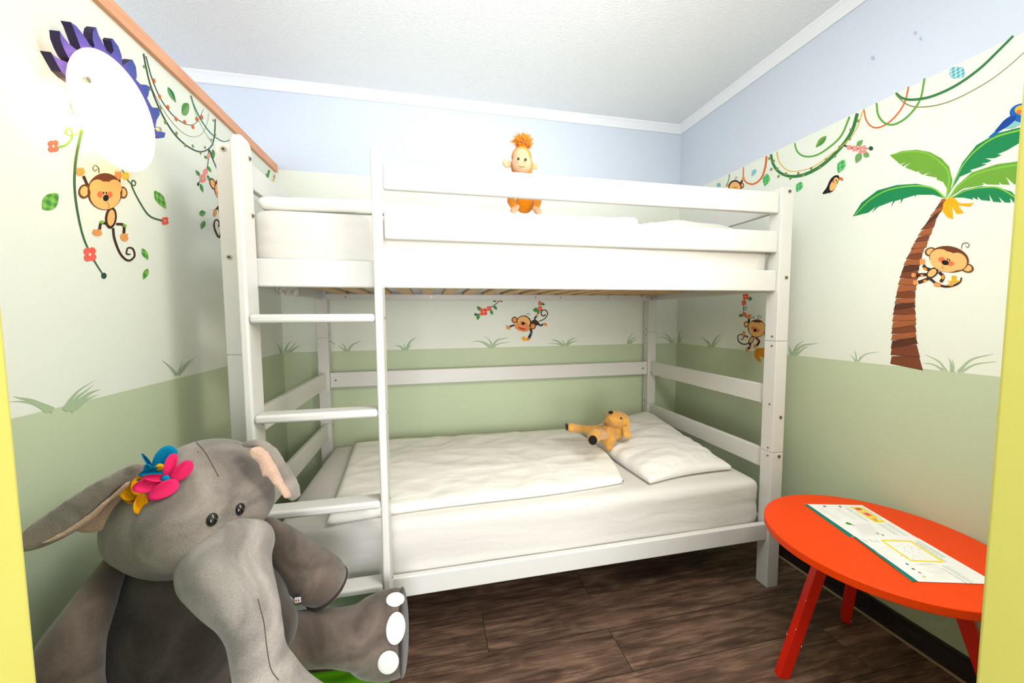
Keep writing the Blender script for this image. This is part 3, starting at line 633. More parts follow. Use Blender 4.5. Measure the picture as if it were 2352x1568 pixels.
F.e(820, 1112, 18, 36, 25, 'i_tan', part='print'); F.e(838, 1078, 14, 14, 0, 'i_tan'); F.e(838, 1081, 4, 5, 0, 'i_black'); F.e(822, 1092, 9, 6, 0, 'i_blush')
F.poly([(855, 1064), (872, 1064), (879, 1076), (874, 1088), (868, 1080), (856, 1080)], 'i_orange'); F.stroke([(800, 1148), (800, 1165)], 2, 2, 'i_brown')
F.build('toucan_sticker', 'little black and yellow toucan sticker with orange beak', 'wall sticker')
# parrot
F = RW(CP)
F.poly([(362, 812), (440, 745), (480, 690), (560, 640), (620, 650), (560, 700), (500, 740), (440, 790), (400, 825), (395, 805)], 'i_blue')
F.poly([(560, 700), (620, 620), (700, 590), (830, 560), (930, 560), (900, 620), (790, 640), (700, 680), (620, 705)], 'i_lblue', smooth=4)
F.e(800, 520, 180, 118, 0, 'i_blue'); F.poly([(445, 742), (490, 680), (550, 610), (620, 562), (690, 552), (700, 585), (650, 640), (560, 705)], 'i_blued', smooth=4)
F.e(790, 485, 108, 62, 0, 'i_ochre'); F.e(745, 510, 42, 28, 0, 'i_blush'); F.e(795, 478, 22, 16, 0, 'i_black'); F.poly([(880, 480), (960, 500), (890, 540)], 'i_black')
F.stroke([(645, 690), (648, 712), (668, 712)], 3, 3, 'i_brown'); F.stroke([(683, 675), (685, 697), (708, 692)], 3, 3, 'i_brown')
F.build('parrot_sticker', 'blue parrot sticker standing on the top palm leaf', 'wall sticker')
# palm tree
F = RW((0, 0, 1)); F.off = .0008
def c3(x, y): return (1650+x/2.614, 500+y/2.614)
def c2(x, y): return (1600+x/2.613, y/2.613)
lft = [c2(1472, 1192), c2(1432, 1260), c2(1370, 1350), c2(1330, 1420), c2(1290, 1500), c3(1195, 120), c3(1160, 190), c3(1130, 250), c3(1103, 325), c3(1083, 405), c3(1068, 485), c3(1057, 550), c3(1049, 625), c3(1045, 700), c3(1042, 780), c3(1040, 884)]
rgt = [c2(1500, 1195), c2(1490, 1225), c2(1440, 1310), c2(1405, 1400), c2(1375, 1480), c3(1262, 110), c3(1240, 175), c3(1215, 245), c3(1200, 320), c3(1188, 400), c3(1178, 475), c3(1178, 540), c3(1182, 610), c3(1182, 680), c3(1190, 760), c3(1220, 905)]
Lc = catmull([Vector((a, b, 0)) for a, b in lft], 2); Rc = catmull([Vector((a, b, 0)) for a, b in rgt], 2)
n = len(Lc)-1
sh = ['i_trunk1', 'i_trunk2', 'i_trunk1', 'i_trunk3', 'i_trunk2', 'i_trunk1']
for i in range(n-1, -1, -1):
    pass
for i in range(n):
    a, b, c, d = Lc[i], Rc[i], Rc[i+1], Lc[i+1]; ex = .05*(b-a).length; sl = (1 if i % 3 else -1)*.12*(c-b).length
    F.poly([(a.x, a.y), (b.x, b.y), (c.x+ex, c.y+sl), (d.x-ex, d.y-sl)], sh[i % 6 if i < n-2 else 4], 'trunk')
    F.stroke([(d.x-ex, d.y-sl), (c.x+ex, c.y+sl)], .9, .9, 'i_trunkl', 'trunk'); F.layer -= 1.5
def frond(pts, ink, rib, notches):
    part = 'palm_leaf' if 'palm_leaf' not in F.parts else 'palm_leaf_%d' % len(F.parts)
    F.crop = C2; F.poly(pts, ink, part); F.stroke(rib, 5, 11, 'i_rib', part)
    F.crop = (0, 0, 1)
frond([(1525, 1145), (1545, 1085), (1595, 975), (1680, 870), (1800, 800), (1965, 758), (2060, 765), (2130, 800), (2050, 825), (1965, 842), (1935, 838), (1950, 850), (1860, 902), (1805, 925), (1830, 930), (1790, 948), (1730, 950), (1770, 962), (1745, 975), (1705, 980), (1740, 985), (1700, 1002), (1640, 1020), (1655, 1028), (1580, 1060)], 'i_dkgreen2',
      [(1528, 1140), (1560, 1065), (1610, 975), (1690, 890), (1800, 820), (1965, 775)], None)
frond([(1510, 1190), (1560, 1115), (1650, 1035), (1800, 985), (1965, 963), (2080, 975), (2150, 1020), (2080, 1080), (1965, 1105), (1905, 1105), (1855, 1060), (1880, 1108), (1828, 1105), (1815, 1088), (1818, 1108), (1745, 1106), (1715, 1095), (1722, 1110), (1600, 1130)], 'i_leafl',
      [(1515, 1182), (1600, 1090), (1700, 1035), (1850, 1000), (1965, 985)], None)
frond([(1530, 1185), (1600, 1140), (1700, 1118), (1800, 1120), (1890, 1150), (1950, 1218), (1905, 1217), (1880, 1185), (1885, 1215), (1850, 1214), (1812, 1180), (1830, 1213), (1780, 1210), (1755, 1165), (1762, 1205), (1708, 1200), (1685, 1178), (1688, 1200), (1655, 1182), (1660, 1197), (1600, 1185)], 'i_dkgreen2',
      [(1540, 1180), (1620, 1142), (1720, 1125), (1820, 1130), (1935, 1200)], None)
frond([(1160, 932), (1230, 906), (1320, 898), (1400, 912), (1470, 950), (1515, 1000), (1535, 1080), (1522, 1150), (1495, 1192), (1502, 1130), (1480, 1092), (1438, 1075), (1446, 1066), (1370, 1052), (1410, 1030), (1355, 1048), (1330, 1030), (1400, 1012), (1318, 1030), (1250, 1003), (1290, 972), (1240, 998), (1228, 990), (1260, 970), (1222, 985)], 'i_leafl',
      [(1165, 930), (1260, 910), (1380, 920), (1480, 990), (1515, 1060), (1500, 1185)], None)
frond([(937, 1298), (990, 1215), (1085, 1142), (1200, 1110), (1320, 1102), (1400, 1118), (1460, 1152), (1495, 1192), (1420, 1168), (1320, 1168), (1310, 1185), (1312, 1170), (1240, 1192), (1222, 1225), (1228, 1195), (1190, 1205), (1165, 1245), (1180, 1205), (1090, 1240), (1050, 1278), (1075, 1240), (1030, 1275)], 'i_dkgreen2',
      [(950, 1290), (1040, 1200), (1150, 1140), (1300, 1115), (1420, 1130), (1490, 1188)], None)
F.crop = C2; F.layer = 9
F.poly([(1505, 1190), (1540, 1180), (1580, 1220), (1665, 1218), (1640, 1240), (1570, 1232), (1605, 1278), (1560, 1285), (1535, 1240), (1540, 1315), (1505, 1305), (1478, 1270), (1480, 1220)], 'i_banana', 'banana_bunch')
F.stroke([(1530, 1195), (1560, 1225), (1640, 1235)], 2, 2, 'i_bananad', 'banana_bunch'); F.stroke([(1525, 1195), (1540, 1245), (1590, 1280)], 2, 2, 'i_bananad', 'banana_bunch'); F.stroke([(1515, 1195), (1500, 1250), (1530, 1308)], 2, 2, 'i_bananad', 'banana_bunch')
F.crop = (0, 0, 1)
palm = F.build('palm_tree_sticker', 'tall palm tree sticker with brown ringed trunk on right wall', 'wall sticker')
for ch in palm.children:
    if ch.name.startswith('palm_leaf_'): ch.name = 'palm_leaf'
F = RW(C3); F.off = .0019
monkey(F, (1385, 248, 120, 78, 10), [(1365, 262, 96, 62, 12), (1330, 235, 60, 48, 0), (1435, 262, 58, 52, 20)], [(1275, 204, 36, 27, -10), (1495, 302, 38, 27, 10)],
  [(1340, 250, 20, 15), (1393, 275, 22, 15)], (1362, 269, 22, 15, 10), [(1376, 249, 4, 7), (1388, 254, 4, 7)], [(1460, 185), (1465, 158), (1490, 150), (1507, 163), (1495, 178), (1484, 165)],
  (1285, 330, 26, 42, 52), (1283, 331, 19, 30, 52), [[(1290, 315), (1250, 305), (1230, 285)], [(1325, 325), (1350, 355), (1335, 385)], [(1250, 340), (1210, 342), (1190, 350)], [(1265, 362), (1225, 380), (1200, 388)]],
  [(1225, 265, 18, 16, 0), (1315, 402, 22, 12, 0), (1172, 345, 14, 12, 0), (1182, 390, 14, 14, 0)], [(1270, 365), (1310, 395), (1360, 412), (1415, 405), (1450, 385), (1460, 358), 16],
  [(1240, 306, 14, 7, 20), (1348, 356, 8, 14, 0), (1222, 345, 10, 6, 0), (1240, 378, 12, 6, -20), (1395, 402, 18, 8, 0)], 'i_patcho', mouth=[(1350, 285), (1342, 300), (1358, 302)], lw=18)
F.poly([(1372, 380), (1400, 378), (1400, 350), (1415, 345), (1430, 352), (1430, 378), (1455, 378), (1440, 388), (1395, 390)], 'i_banana')
F.build('monkey_sticker', 'big headed monkey sticker clinging to the palm trunk', 'wall sticker', 'monkey stickers')

# ------------------------------------------------------------------ wall lamp
LC = at(268, 262, X=XL+.07); LR = .128
lamp = empty('wall_lamp', (XL, LC.y, LC.z), 'round glowing glass wall lamp with violet flame shaped board behind', 'lamp')
def flame():
    s = 7.84; k = lambda x, y: (60+x/s, 30+y/s); q = lambda x, y: (x/2.24, y/2.24)
    o = [k(890, 1270), k(760, 1180), k(640, 1060), k(560, 920), k(490, 790), k(440, 700), k(520, 780), k(620, 840), k(730, 880), k(820, 928), k(840, 900), k(760, 800), k(680, 640), k(620, 480), k(605, 325), k(680, 440), k(770, 550), k(880, 640), k(960, 700), k(990, 660), k(960, 560), k(900, 400), k(850, 260), k(800, 160), k(900, 230), k(1000, 350), k(1090, 480), k(1150, 580), k(1215, 630), k(1235, 600), k(1200, 480), k(1200, 360), k(1220, 290), k(1262, 258), k(1300, 380), k(1380, 540), k(1460, 690), k(1530, 742)]
    o += [q(585, 262), q(580, 235), q(572, 210), q(580, 199), q(610, 240), q(626, 285), q(630, 335), q(648, 325), q(672, 310), q(682, 307), q(700, 345), q(704, 390), q(700, 410), q(725, 435), q(755, 437), q(771, 448), q(764, 490), q(757, 505), q(780, 548), q(800, 560), q(820, 556), q(822, 590), q(806, 617), q(800, 650), q(825, 675), q(852, 684), q(845, 708), q(815, 712), q(800, 700)]
    return o
X1 = XL+.052; X0 = XL+.034
bm = bmesh.new(); pts = [at(x, y, X=X1) for x, y in flame()]
# close along an arc behind the glass
a0 = math.atan2(pts[-1].z-LC.z, pts[-1].y-LC.y); a1 = math.atan2(pts[0].z-LC.z, pts[0].y-LC.y)
if a1 < a0: a1 += 2*math.pi
if a1 - a0 > math.pi: a1 -= 2*math.pi
for i in range(13):
    t = i/12; a = a0+(a1-a0)*t
    # return through the upper inside of the disc
    a = a0 + ((a1-a0) - (2*math.pi if a1 > a0 else -2*math.pi))*t if False else a
arc = []
aa0 = math.atan2(pts[-1].z-LC.z, pts[-1].y-LC.y); aa1 = math.atan2(pts[0].z-LC.z, pts[0].y-LC.y)
while aa1 < aa0: aa1 += 2*math.pi
for i in range(17):
    a = aa0+(aa1-aa0)*i/16; arc.append(Vector((X1, LC.y+math.cos(a)*.085, LC.z+math.sin(a)*.085)))
loop = pts + arc
tri = tessellate_polygon([[Vector((p.y, p.z, 0)) for p in loop]])
fr = [bm.verts.new(p) for p in loop]; bk = [bm.verts.new((X0, p.y, p.z)) for p in loop]
for t in tri:
    try: bm.faces.new([fr[i] for i in t]); bm.faces.new([bk[i] for i in t[::-1]])
    except ValueError: pass
for i in range(len(loop)):
    j = (i+1) % len(loop)
    try: bm.faces.new((fr[i], fr[j], bk[j], bk[i])).material_index = 1
    except ValueError: pass
bmesh.ops.recalc_face_normals(bm, faces=bm.faces)
M['violetedge'] = flat('violet_board_edge', (44, 32, 70), .6)
obj('flame_board', bm, [M['violet'], M['violetedge']], lamp, origin=(X1, LC.y, LC.z))
bm = bmesh.new(); ball(bm, LC, 1, (.020, LR, LR), u=64, v=32)
gl = obj('glass_shade', bm, M['glass'], lamp, smooth=True)
for px, py in ((199, 183), (365, 297)):
    p = at(px, py, X=XL+.084); bm = bmesh.new(); cylinder(bm, p, (1, 0, 0), .006, .008, 16); tube(bm, [p-Vector((.02, .006, 0)), p], [.0015, .0015], 8)
    obj('clip', bm, M['steel'], lamp)
bm = bmesh.new(); cylinder(bm, (XL+.02, LC.y, LC.z), (1, 0, 0), .03, .036, 24); obj('socket', bm, M['white'], lamp)
ld = bpy.data.lights.new('lamp_bulb', 'POINT'); ld.energy = .95; ld.color = (1, .62, .22); ld.shadow_soft_size = .012
lo = bpy.data.objects.new('lamp_bulb', ld); COL.objects.link(lo); lo.location = (XL+.047, LC.y-.02, LC.z-.02)

# ------------------------------------------------------------------ bunk bed
bed = empty('bunk_bed', (1.04, .5, 0), 'white lacquered wooden bunk bed with ladder and guard rails', 'bunk bed')
W, LB, WB, HB = .058, 2.08, 1.0055, 1.71
def post(x0, y0, rnd=False):
    bm = bmesh.new()
    for a, b in ((0, .6003), (.6023, 1.0790), (1.0810, HB),):
        box(bm, x0, x0+W, y0, y0+W, a, b)
    box(bm, x0+.004, x0+W-.004, y0+.004, y0+W-.004, .55, 1.6)
    return obj('post', bm, M['white'], bed, bevel=.0025)
PFL = post(0, 0); PFR = post(LB-W, 0); PBL = post(0, WB-W); PBR = post(LB-W, WB-W)
for z in (1.69, 1.375): bolt(PFL, at(0, 0, Y=0) * 0 + Vector((.022, 0, z)), (0, -1, 0))
for z in (1.695, 1.345, .755, .585): bolt(PFR, (LB-.022, 0, z), (0, -1, 0))
for z in (1.10, 1.06, .81, .62, .585): bolt(PFR, (LB-W, .02, z), (-1, 0, 0), .004)
bolt(PFR, (LB-W+.012, 0, .36), (0, -1, 0), .0075)
for z in (1.10, 1.06, .62, .585): bolt(PBR, (LB-W, WB-.03, z), (-1, 0, 0), .004)
for z in (1.10, 1.06, .62, .585): bolt(PBL, (W, WB-.03, z), (1, 0, 0), .004)
def rail(name, *d, bev=.006): return boxobj(name, d, M['white'], bed, bevel=bev)
y0, y1 = .011, .035
rail('guard_rail', .467, LB-W, y0, y1, 1.608, 1.694); rail('guard_rail', .467, LB-W, y0, y1, 1.449, 1.537)
sr = rail('side_rail', W, LB-W, y0, y1, 1.289, 1.376)
lr = rail('side_rail', W, LB-W, y0, y1, .210, .286)
rail('side_rail', W, LB-W, .952, .976, 1.289, 1.376); rail('side_rail', W, LB-W, .952, .976, .210, .286)
br_ = rail('back_rail', W, LB-W, .952, .974, .800, .886); rail('back_rail', W, LB-W, .952, .974, 1.62, 1.70)
bolt(br_, (W+.03, .952, .842), (0, -1, 0), .006); bolt(br_, (LB-W-.035, .952, .842), (0, -1, 0), .006)
for xx in (.018, 2.040):
    for z0, z1 in ((.800, .886), (.513, .600), (.21, .286), (1.289, 1.376), (1.455, 1.54), (1.62, 1.705)):
        r = rail('end_rail', xx, xx+.022, W, WB-W, z0, z1, bev=.005)
        if xx > 1 and z0 == .8: bolt(r, (xx, W+.012, .815), (-1, 0, 0), .005); bolt(r, (xx, WB-W-.02, .815), (-1, 0, 0), .005)
bolt(PFL, (W, .03, .845), (1, 0, 0), .006)
# slat ledges and slats
lg = rail('slat_ledge', W, LB-W, .925, .951, 1.296, 1.32, bev=.002); rail('slat_ledge', W, LB-W, .036, .058, 1.296, 1.32, bev=.002)
for x in (.16, .33, .62, .93, 1.24, 1.4, 1.72): bolt(lg, (x, .925, 1.306), (0, -1, 0), .0045)
for i in range(17):
    x = .11 + i*.115
    boxobj('slat', (x, x+.062, .036, .951, 1.321, 1.333), M['slat'], bed, bevel=.002)
# slat webbing
bm = bmesh.new()
for yy in (.10, .90): box(bm, .08, 2.0, yy, yy+.012, 1.3185, 1.3205)
obj('slat_webbing', bm, M['sheet'], bed)
# ladder
def stile(x0, x1, z0, z1):
    bm = bmesh.new(); pr = []
    ya, yb_ = -.083, -.0005; rr = .03
    pr = [(ya, z0), (yb_, z0)]
    for k in range(7): a = math.radians(k*15); pr.append((yb_-rr+rr*math.cos(a), z1-rr+rr*math.sin(a)))
    for k in range(7): a = math.radians(90+k*15); pr.append((ya+rr+rr*math.cos(a), z1-rr+rr*math.sin(a)))
    A = [bm.verts.new((x0, y, z)) for y, z in pr]; B = [bm.verts.new((x1, y, z)) for y, z in pr]
    bm.faces.new(A); bm.faces.new(B[::-1])
    for i in range(len(pr)): j = (i+1) % len(pr); bm.faces.new((A[i], B[i], B[j], A[j]))
    bmesh.ops.recalc_face_normals(bm, faces=bm.faces)
    return obj('ladder_stile', bm, M['white'], bed, bevel=.008)
SL = stile(.073, .098, 0, 1.712); SR = stile(.442, .466, 0, 1.712)
for z in (1.66, 1.495, .87): bolt(SL, (.098, -.022, z), (1, 0, 0), .007)
for z in (1.19, .885, .60, .33): bolt(SR, (.466, -.045, z), (1, 0, 0), .004)
for zt in (1.203, .906, .611, .333):
    boxobj('ladder_rung', (.098, .442, -.083, -.018, zt-.026, zt), M['white'], bed, bevel=.009)

# ------------------------------------------------------------------ bedding
def bilerp(c, u, v): return c[0]*(1-u)*(1-v)+c[1]*u*(1-v)+c[2]*u*v+c[3]*(1-u)*v
def slab(name, corners, th, nx=90, ny=50, puff=0, wr=.004, wf=7, edge=.02, mat=None, seed=0, zfun=None, parent=None, edgefn=None):
    """closed soft slab between four corners (front-left, front-right, back-right, back-left), rounded rims, wrinkled top"""
    c = [Vector(p) for p in corners]; bm = bmesh.new(); top, bot = [], []
    sx = (c[1]-c[0]).length; sy = (c[3]-c[0]).length
    for j in range(ny+1):
        rt, rb = [], []
        for i in range(nx+1):
            u, v = i/nx, j/ny; p = bilerp(c, u, v)
            du = min(u, 1-u)*sx; dv = min(v, 1-v)*sy; d = min(du, dv)
            prof = math.sqrt(max(0, 1-(1-min(1, d/edge))**2))
            pf = (math.sin(math.pi*u)*math.sin(math.pi*v))**.45 if puff else 0
            q = Vector((p.x*wf, p.y*wf, seed))
            w = noise.fractal(q+Vector((noise.noise(q*.5)*1.5, 0, 0)), 1, 2, 4)*wr*prof
            rid = abs(noise.noise(Vector((p.x*wf*.7+p.y*4, p.y*wf*1.6-p.x*3, seed+5))))*wr*1.6*prof
            h = th*.5*prof+puff*pf
            if edgefn: p = p + edgefn(u, v)
            z = p.z + (zfun(u, v) if zfun else 0)
            rt.append(bm.verts.new((p.x, p.y, z+th*.5+h-th*.0+w-rid - th*.0))); rb.append(bm.verts.new((p.x, p.y, z+th*.5-h*.0-(th*.5*prof))))
        top.append(rt); bot.append(rb)
    for j in range(ny):
        for i in range(nx):
            bm.faces.new((top[j][i], top[j][i+1], top[j+1][i+1], top[j+1][i])); bm.faces.new((bot[j][i], bot[j+1][i], bot[j+1][i+1], bot[j][i+1]))
    bnd = [(0, i) for i in range(nx+1)] + [(j, nx) for j in range(1, ny+1)] + [(ny, i) for i in range(nx-1, -1, -1)] + [(j, 0) for j in range(ny-1, 0, -1)]
    for a, b in zip(bnd, bnd[1:]+bnd[:1]): bm.faces.new((top[a[0]][a[1]], bot[a[0]][a[1]], bot[b[0]][b[1]], top[b[0]][b[1]]))
    bmesh.ops.remove_doubles(bm, verts=bm.verts, dist=.00005)
    bmesh.ops.recalc_face_normals(bm, faces=bm.faces)
    return obj(name, bm, mat, parent, smooth=True)
def mattress(name, x0, x1, y0, y1, z0, z1, lab, seed):
    bm = bmesh.new(); nx, ny, nz = 60, 28, 8
    R = .04
    bmesh.ops.create_cube(bm, size=1); 
    bmesh.ops.subdivide_edges(bm, edges=bm.edges, cuts=23, use_grid_fill=True)
    cx, cy, cz = (x0+x1)/2, (y0+y1)/2, (z0+z1)/2; hx, hy, hz = (x1-x0)/2, (y1-y0)/2, (z1-z0)/2
    for v in bm.verts:
        f = lambda t: math.copysign(1-(1-abs(t))**1.5, t)
        p = Vector((f(v.co.x*2)*hx, f(v.co.y*2)*hy, f(v.co.z*2)*hz))
        q = Vector((max(-hx+R, min(hx-R, p.x)), max(-hy+R, min(hy-R, p.y)), max(-hz+R, min(hz-R, p.z))))
        d = p-q
        if d.length > R: d = d.normalized()*R
        p = q+d
        n_ = noise.fractal(Vector((p.x*2.4, p.y*3, p.z*16+seed)), 1, 2, 3)
        cs = math.exp(-((hx-abs(p.x))/.12)**2)
        k = noise.noise(Vector((p.x*4+p.z*24, seed, p.z*9-abs(p.x)*22)))*cs
        p.y += (n_*.004+k*.006)*(1 if p.y < 0 else 0); p.z += n_*.003 if p.z > 0 else 0
        v.co = p+Vector((cx, cy, cz))
    o = obj(name, bm, M['sheet'], smooth=True); return tag(o, lab, 'mattress', 'mattresses')
mattress('mattress', .063, 2.016, .0405, .948, .245, .472, 'white sheeted mattress on the lower bunk', 1)
mu = mattress('mattress', .063, 2.016, .0405, .9505, 1.335, 1.538, 'white sheeted mattress on the upper bunk behind guard rails', 4)
# sheet corners hanging through the slats
def tie(px, py, Y, sgn):
    c = at(px, py, Y=Y); bm = bmesh.new(); nx, ny = 18, 8
    g = [[bm.verts.new(c+Vector(((i/nx-.5)*.075, .012*math.sin(i*1.1+j)*(.4+j/ny), .035-j/ny*(.045+.012*math.sin(i*.9))))) for i in range(nx+1)] for j in range(ny+1)]
    for j in range(ny):
        for i in range(nx): bm.faces.new((g[j][i], g[j][i+1], g[j+1][i+1], g[j+1][i]))
    o = obj('sheet_corner', bm, M['sheet'], mu, smooth=True); sd = o.modifiers.new('s', 'SOLIDIFY'); sd.thickness = .003
tie(660, 668, .30, 1); tie(1490, 680, .90, -1)
# lower duvet
dv = slab('duvet', ((.245, .052, .472), (1.40, .125, .472), (1.44, .86, .472), (.185, .90, .472)), .034, 120, 70, puff=.012, wr=.006, wf=6, edge=.035, mat=M['duvet'], seed=2,
          edgefn=lambda u, v: Vector((.07*math.exp(-((u-1)/.15)**2)*math.sin(math.pi*v)*.9, .012*math.sin(u*3.1*2)*(1-v), 0)))
tag(dv, 'flat white duvet spread over the lower bunk', 'duvet', 'duvets')
pl = slab('pillow', ((1.50, .085, .474), (1.955, .135, .474), (2.0, .90, .500), (1.50, .80, .474)), .03, 70, 80, puff=.062, wr=.009, wf=7, edge=.03, mat=M['pillow'], seed=9,
          zfun=lambda u, v: .07*max(0, v-.45)*u, edgefn=lambda u, v: Vector((-.02*math.sin(math.pi*v)*(1-u)+.0*u, .02*math.sin(math.pi*u)*(1-v), 0)))
tag(pl, 'white pillow leaning at the head of the lower bunk', 'pillow', 'pillows')
# pillowcase hem lines
du = slab('duvet', ((.075, .058, 1.536), (1.43, .075, 1.536), (1.40, .88, 1.536), (.075, .90, 1.536)), .040, 120, 60, puff=.014, wr=.008, wf=6, edge=.024, mat=M['duvet'], seed=12,
          zfun=lambda u, v: .006*math.sin(u*7)+.004)
tag(du, 'white duvet on the upper bunk with the orange plush monkey on it', 'duvet', 'duvets')
pu = slab('pillow', ((1.50, .13, 1.54), (1.93, .13, 1.54), (1.97, .85, 1.56), (1.50, .85, 1.54)), .03, 60, 70, puff=.06, wr=.010, wf=7, edge=.03, mat=M['pillow'], seed=21, zfun=lambda u, v: .02*v)
tag(pu, 'white pillow on the upper bunk behind guard rails', 'pillow', 'pillows')

# ------------------------------------------------------------------ plush dog on the lower bunk
CD = (1280, 920, 11.2)
def dp(x, y, Y): return at(1280+x/11.2, 920+y/11.2, Y=Y)
def dr(p, r): return r/11.2*mpp(p)
dog = empty('plush_dog', (1.45, .45, .51), 'golden plush dog lying on its back on the lower bunk pillow', 'plush toy')
bm = bmesh.new()
def B(x, y, Y, r, s=(1, 1, 1)): p = dp(x, y, Y); ball(bm, p, dr(p, r), s)
def T(pts): P = [dp(x, y, Y) for x, y, Y, r in pts]; tube(bm, P, [dr(p, q[3]) for p, q in zip(P, pts)], 20)
T([(1330, 1210, .42, 90), (1330, 1090, .43, 180), (1300, 900, .44, 240), (1330, 780, .46, 190), (1500, 700, .47, 190)])
T([(1560, 900, .45, 120), (1580, 700, .46, 190), (1600, 560, .47, 240)])
B(1590, 520, .46, 250, (1.05, 1, 1)); B(1480, 470, .44, 215); B(1400, 450, .43, 170); B(1390, 360, .43, 120); B(1330, 500, .44, 110)
T([(1180, 740, .50, 110), (900, 730, .51, 100), (650, 730, .50, 102), (400, 690, .48, 118), (350, 690, .47, 122)])
dbody = obj('body', bm, M['dog'], dog, smooth=True); remesh(dbody, .0032, 5)
bm = bmesh.new()
T([(1200, 880, .385, 120), (1080, 860, .355, 150), (960, 890, .32, 170), (925, 960, .305, 165)])
o = obj('leg', bm, M['dog'], dog, smooth=True); remesh(o, .0032, 5)
def disc(name, c, n, rx, ry, th, mat, parent, rot=0):
    bm = bmesh.new(); ball(bm, c, 1, (rx, ry, th), facing(n) @ Matrix.Rotation(rot, 4, 'Z') if False else facing(n)); return obj(name, bm, mat, parent, smooth=True)
def tocam(p): return (CAM-p).normalized()
p = dp(915, 1015, .262); disc('foot_pad', p, tocam(p), dr(p, 112), dr(p, 122), dr(p, 30), M['dogblack'], dog)
p = dp(240, 670, .462); bm = bmesh.new(); ball(bm, p, 1, (dr(p, 32), dr(p, 95), dr(p, 95))); obj('foot_pad', bm, M['dogblack'], dog, smooth=True)
p = dp(1378, 298, .405); bm = bmesh.new(); ball(bm, p, 1, (dr(p, 66), dr(p, 50), dr(p, 44))); obj('nose', bm, M['dogblack'], dog, smooth=True)
p = dp(1640, 452, .365); bm = bmesh.new(); ball(bm, p, dr(p, 30)); obj('eye', bm, M['black'], dog, smooth=True)
bm = bmesh.new(); tube(bm, [dp(1245, 375, .395), dp(1300, 440, .385), dp(1345, 500, .38), dp(1390, 530, .38)], [.0009]*4, 8); obj('mouth_seam', bm, M['seam'], dog)
bm = bmesh.new(); P = [dp(1760, 690, .40), dp(1800, 830, .375), dp(1810, 930, .37)]; tube(bm, P, [(dr(p, a), dr(p, b)) for p, a, b in zip(P, (90, 115, 100), (40, 42, 36))], 20, flat=(1, 0, 0))
o = obj('ear', bm, M['dogd'], dog, smooth=True); remesh(o, .003, 5)
bm = bmesh.new(); P = [dp(1700, 420, .45), dp(1790, 480, .43), dp(1830, 620, .41), dp(1800, 700, .40)]; tube(bm, P, [dr(p, q) for p, q in zip(P, (70, 60, 50, 50))], 16); o = obj('ear_fold', bm, M['dogd'], dog, smooth=True); remesh(o, .003, 4)
bm = bmesh.new(); P = [dp(1270, 500, .49), dp(1200, 540, .50), dp(1215, 580, .50)]; tube(bm, P, [dr(p, q) for p, q in zip(P, (50, 60, 45))], 16); o = obj('ear', bm, M['dogd'], dog, smooth=True); remesh(o, .003, 4)

# ------------------------------------------------------------------ plain orange plush monkey on the upper bunk
CMK = (1150, 300, 7.84)
def kp(x, y, Y): return at(1150+x/7.84, 300+y/7.84, Y=Y)
def kr(p, r): return r/7.84*mpp(p)
mky = empty('plush_monkey', kp(440, 1470, .15), 'orange plush monkey with tufted head sitting on the upper bunk duvet', 'plush toy')
bm = bmesh.new()
def B(x, y, Y, r, s=(1, 1, 1)): p = kp(x, y, Y); ball(bm, p, kr(p, r), s)
def T(pts, bm_=None): P = [kp(x, y, Y) for x, y, Y, r in pts]; tube(bm_ or bm, P, [kr(p, q[3]) for p, q in zip(P, pts)], 18)
B(430, 1310, .17, 175, (1, .8, 1)); B(430, 1150, .175, 160, (1, .8, 1.1)); B(400, 950, .175, 130); B(385, 640, .18, 205, (1, .9, 1)); B(375, 480, .18, 185, (1, .85, 1))
T([(320, 1000, .16, 60), (190, 1130, .14, 78), (190, 1270, .12, 76), (240, 1370, .10, 62)]); T([(500, 1000, .16, 60), (650, 1130, .15, 78), (670, 1280, .13, 72), (640, 1370, .11, 60)])
o = obj('body', bm, M['mk'], mky, smooth=True); remesh(o, .003, 4)
bm = bmesh.new(); B(378, 600, .150, 178, (1, .75, 1)); B(372, 480, .150, 150, (1, .8, 1)); o = obj('face', bm, M['mkface'], mky, smooth=True); remesh(o, .0025, 5)
for pts in ([(300, 1370, .10, 42), (230, 1440, .085, 62)], [(610, 1400, .105, 45), (680, 1460, .095, 62)]):
    bm = bmesh.new(); T(pts); o = obj('foot', bm, M['mkface'], mky, smooth=True); remesh(o, .002, 3)
for pts in ([(180, 600, .17, 46), (90, 590, .165, 62), (70, 610, .163, 50)], [(570, 640, .175, 40), (650, 640, .17, 48)]):
    bm = bmesh.new(); P = [kp(x, y, Y) for x, y, Y, r in pts]; tube(bm, P, [(kr(p, q[3]*1.25), kr(p, q[3]*.45)) for p, q in zip(P, pts)], 18); obj('ear', bm, M['mkface'], mky, smooth=True)
for x, y in ((318, 505), (448, 520)):
    p = kp(x, y, .113); bm = bmesh.new(); ball(bm, p, kr(p, 24)); obj('eye', bm, M['black'], mky, smooth=True)
bm = bmesh.new(); T([(330, 640, .107, 5), (350, 652, .105, 5), (385, 656, .105, 5), (430, 648, .107, 5)]); obj('mouth', bm, M['seam'], mky)
bm = bmesh.new(); base = kp(395, 260, .175); random.seed(3)
ball(bm, kp(395, 220, .175), kr(base, 110), (1.1, .8, .85))
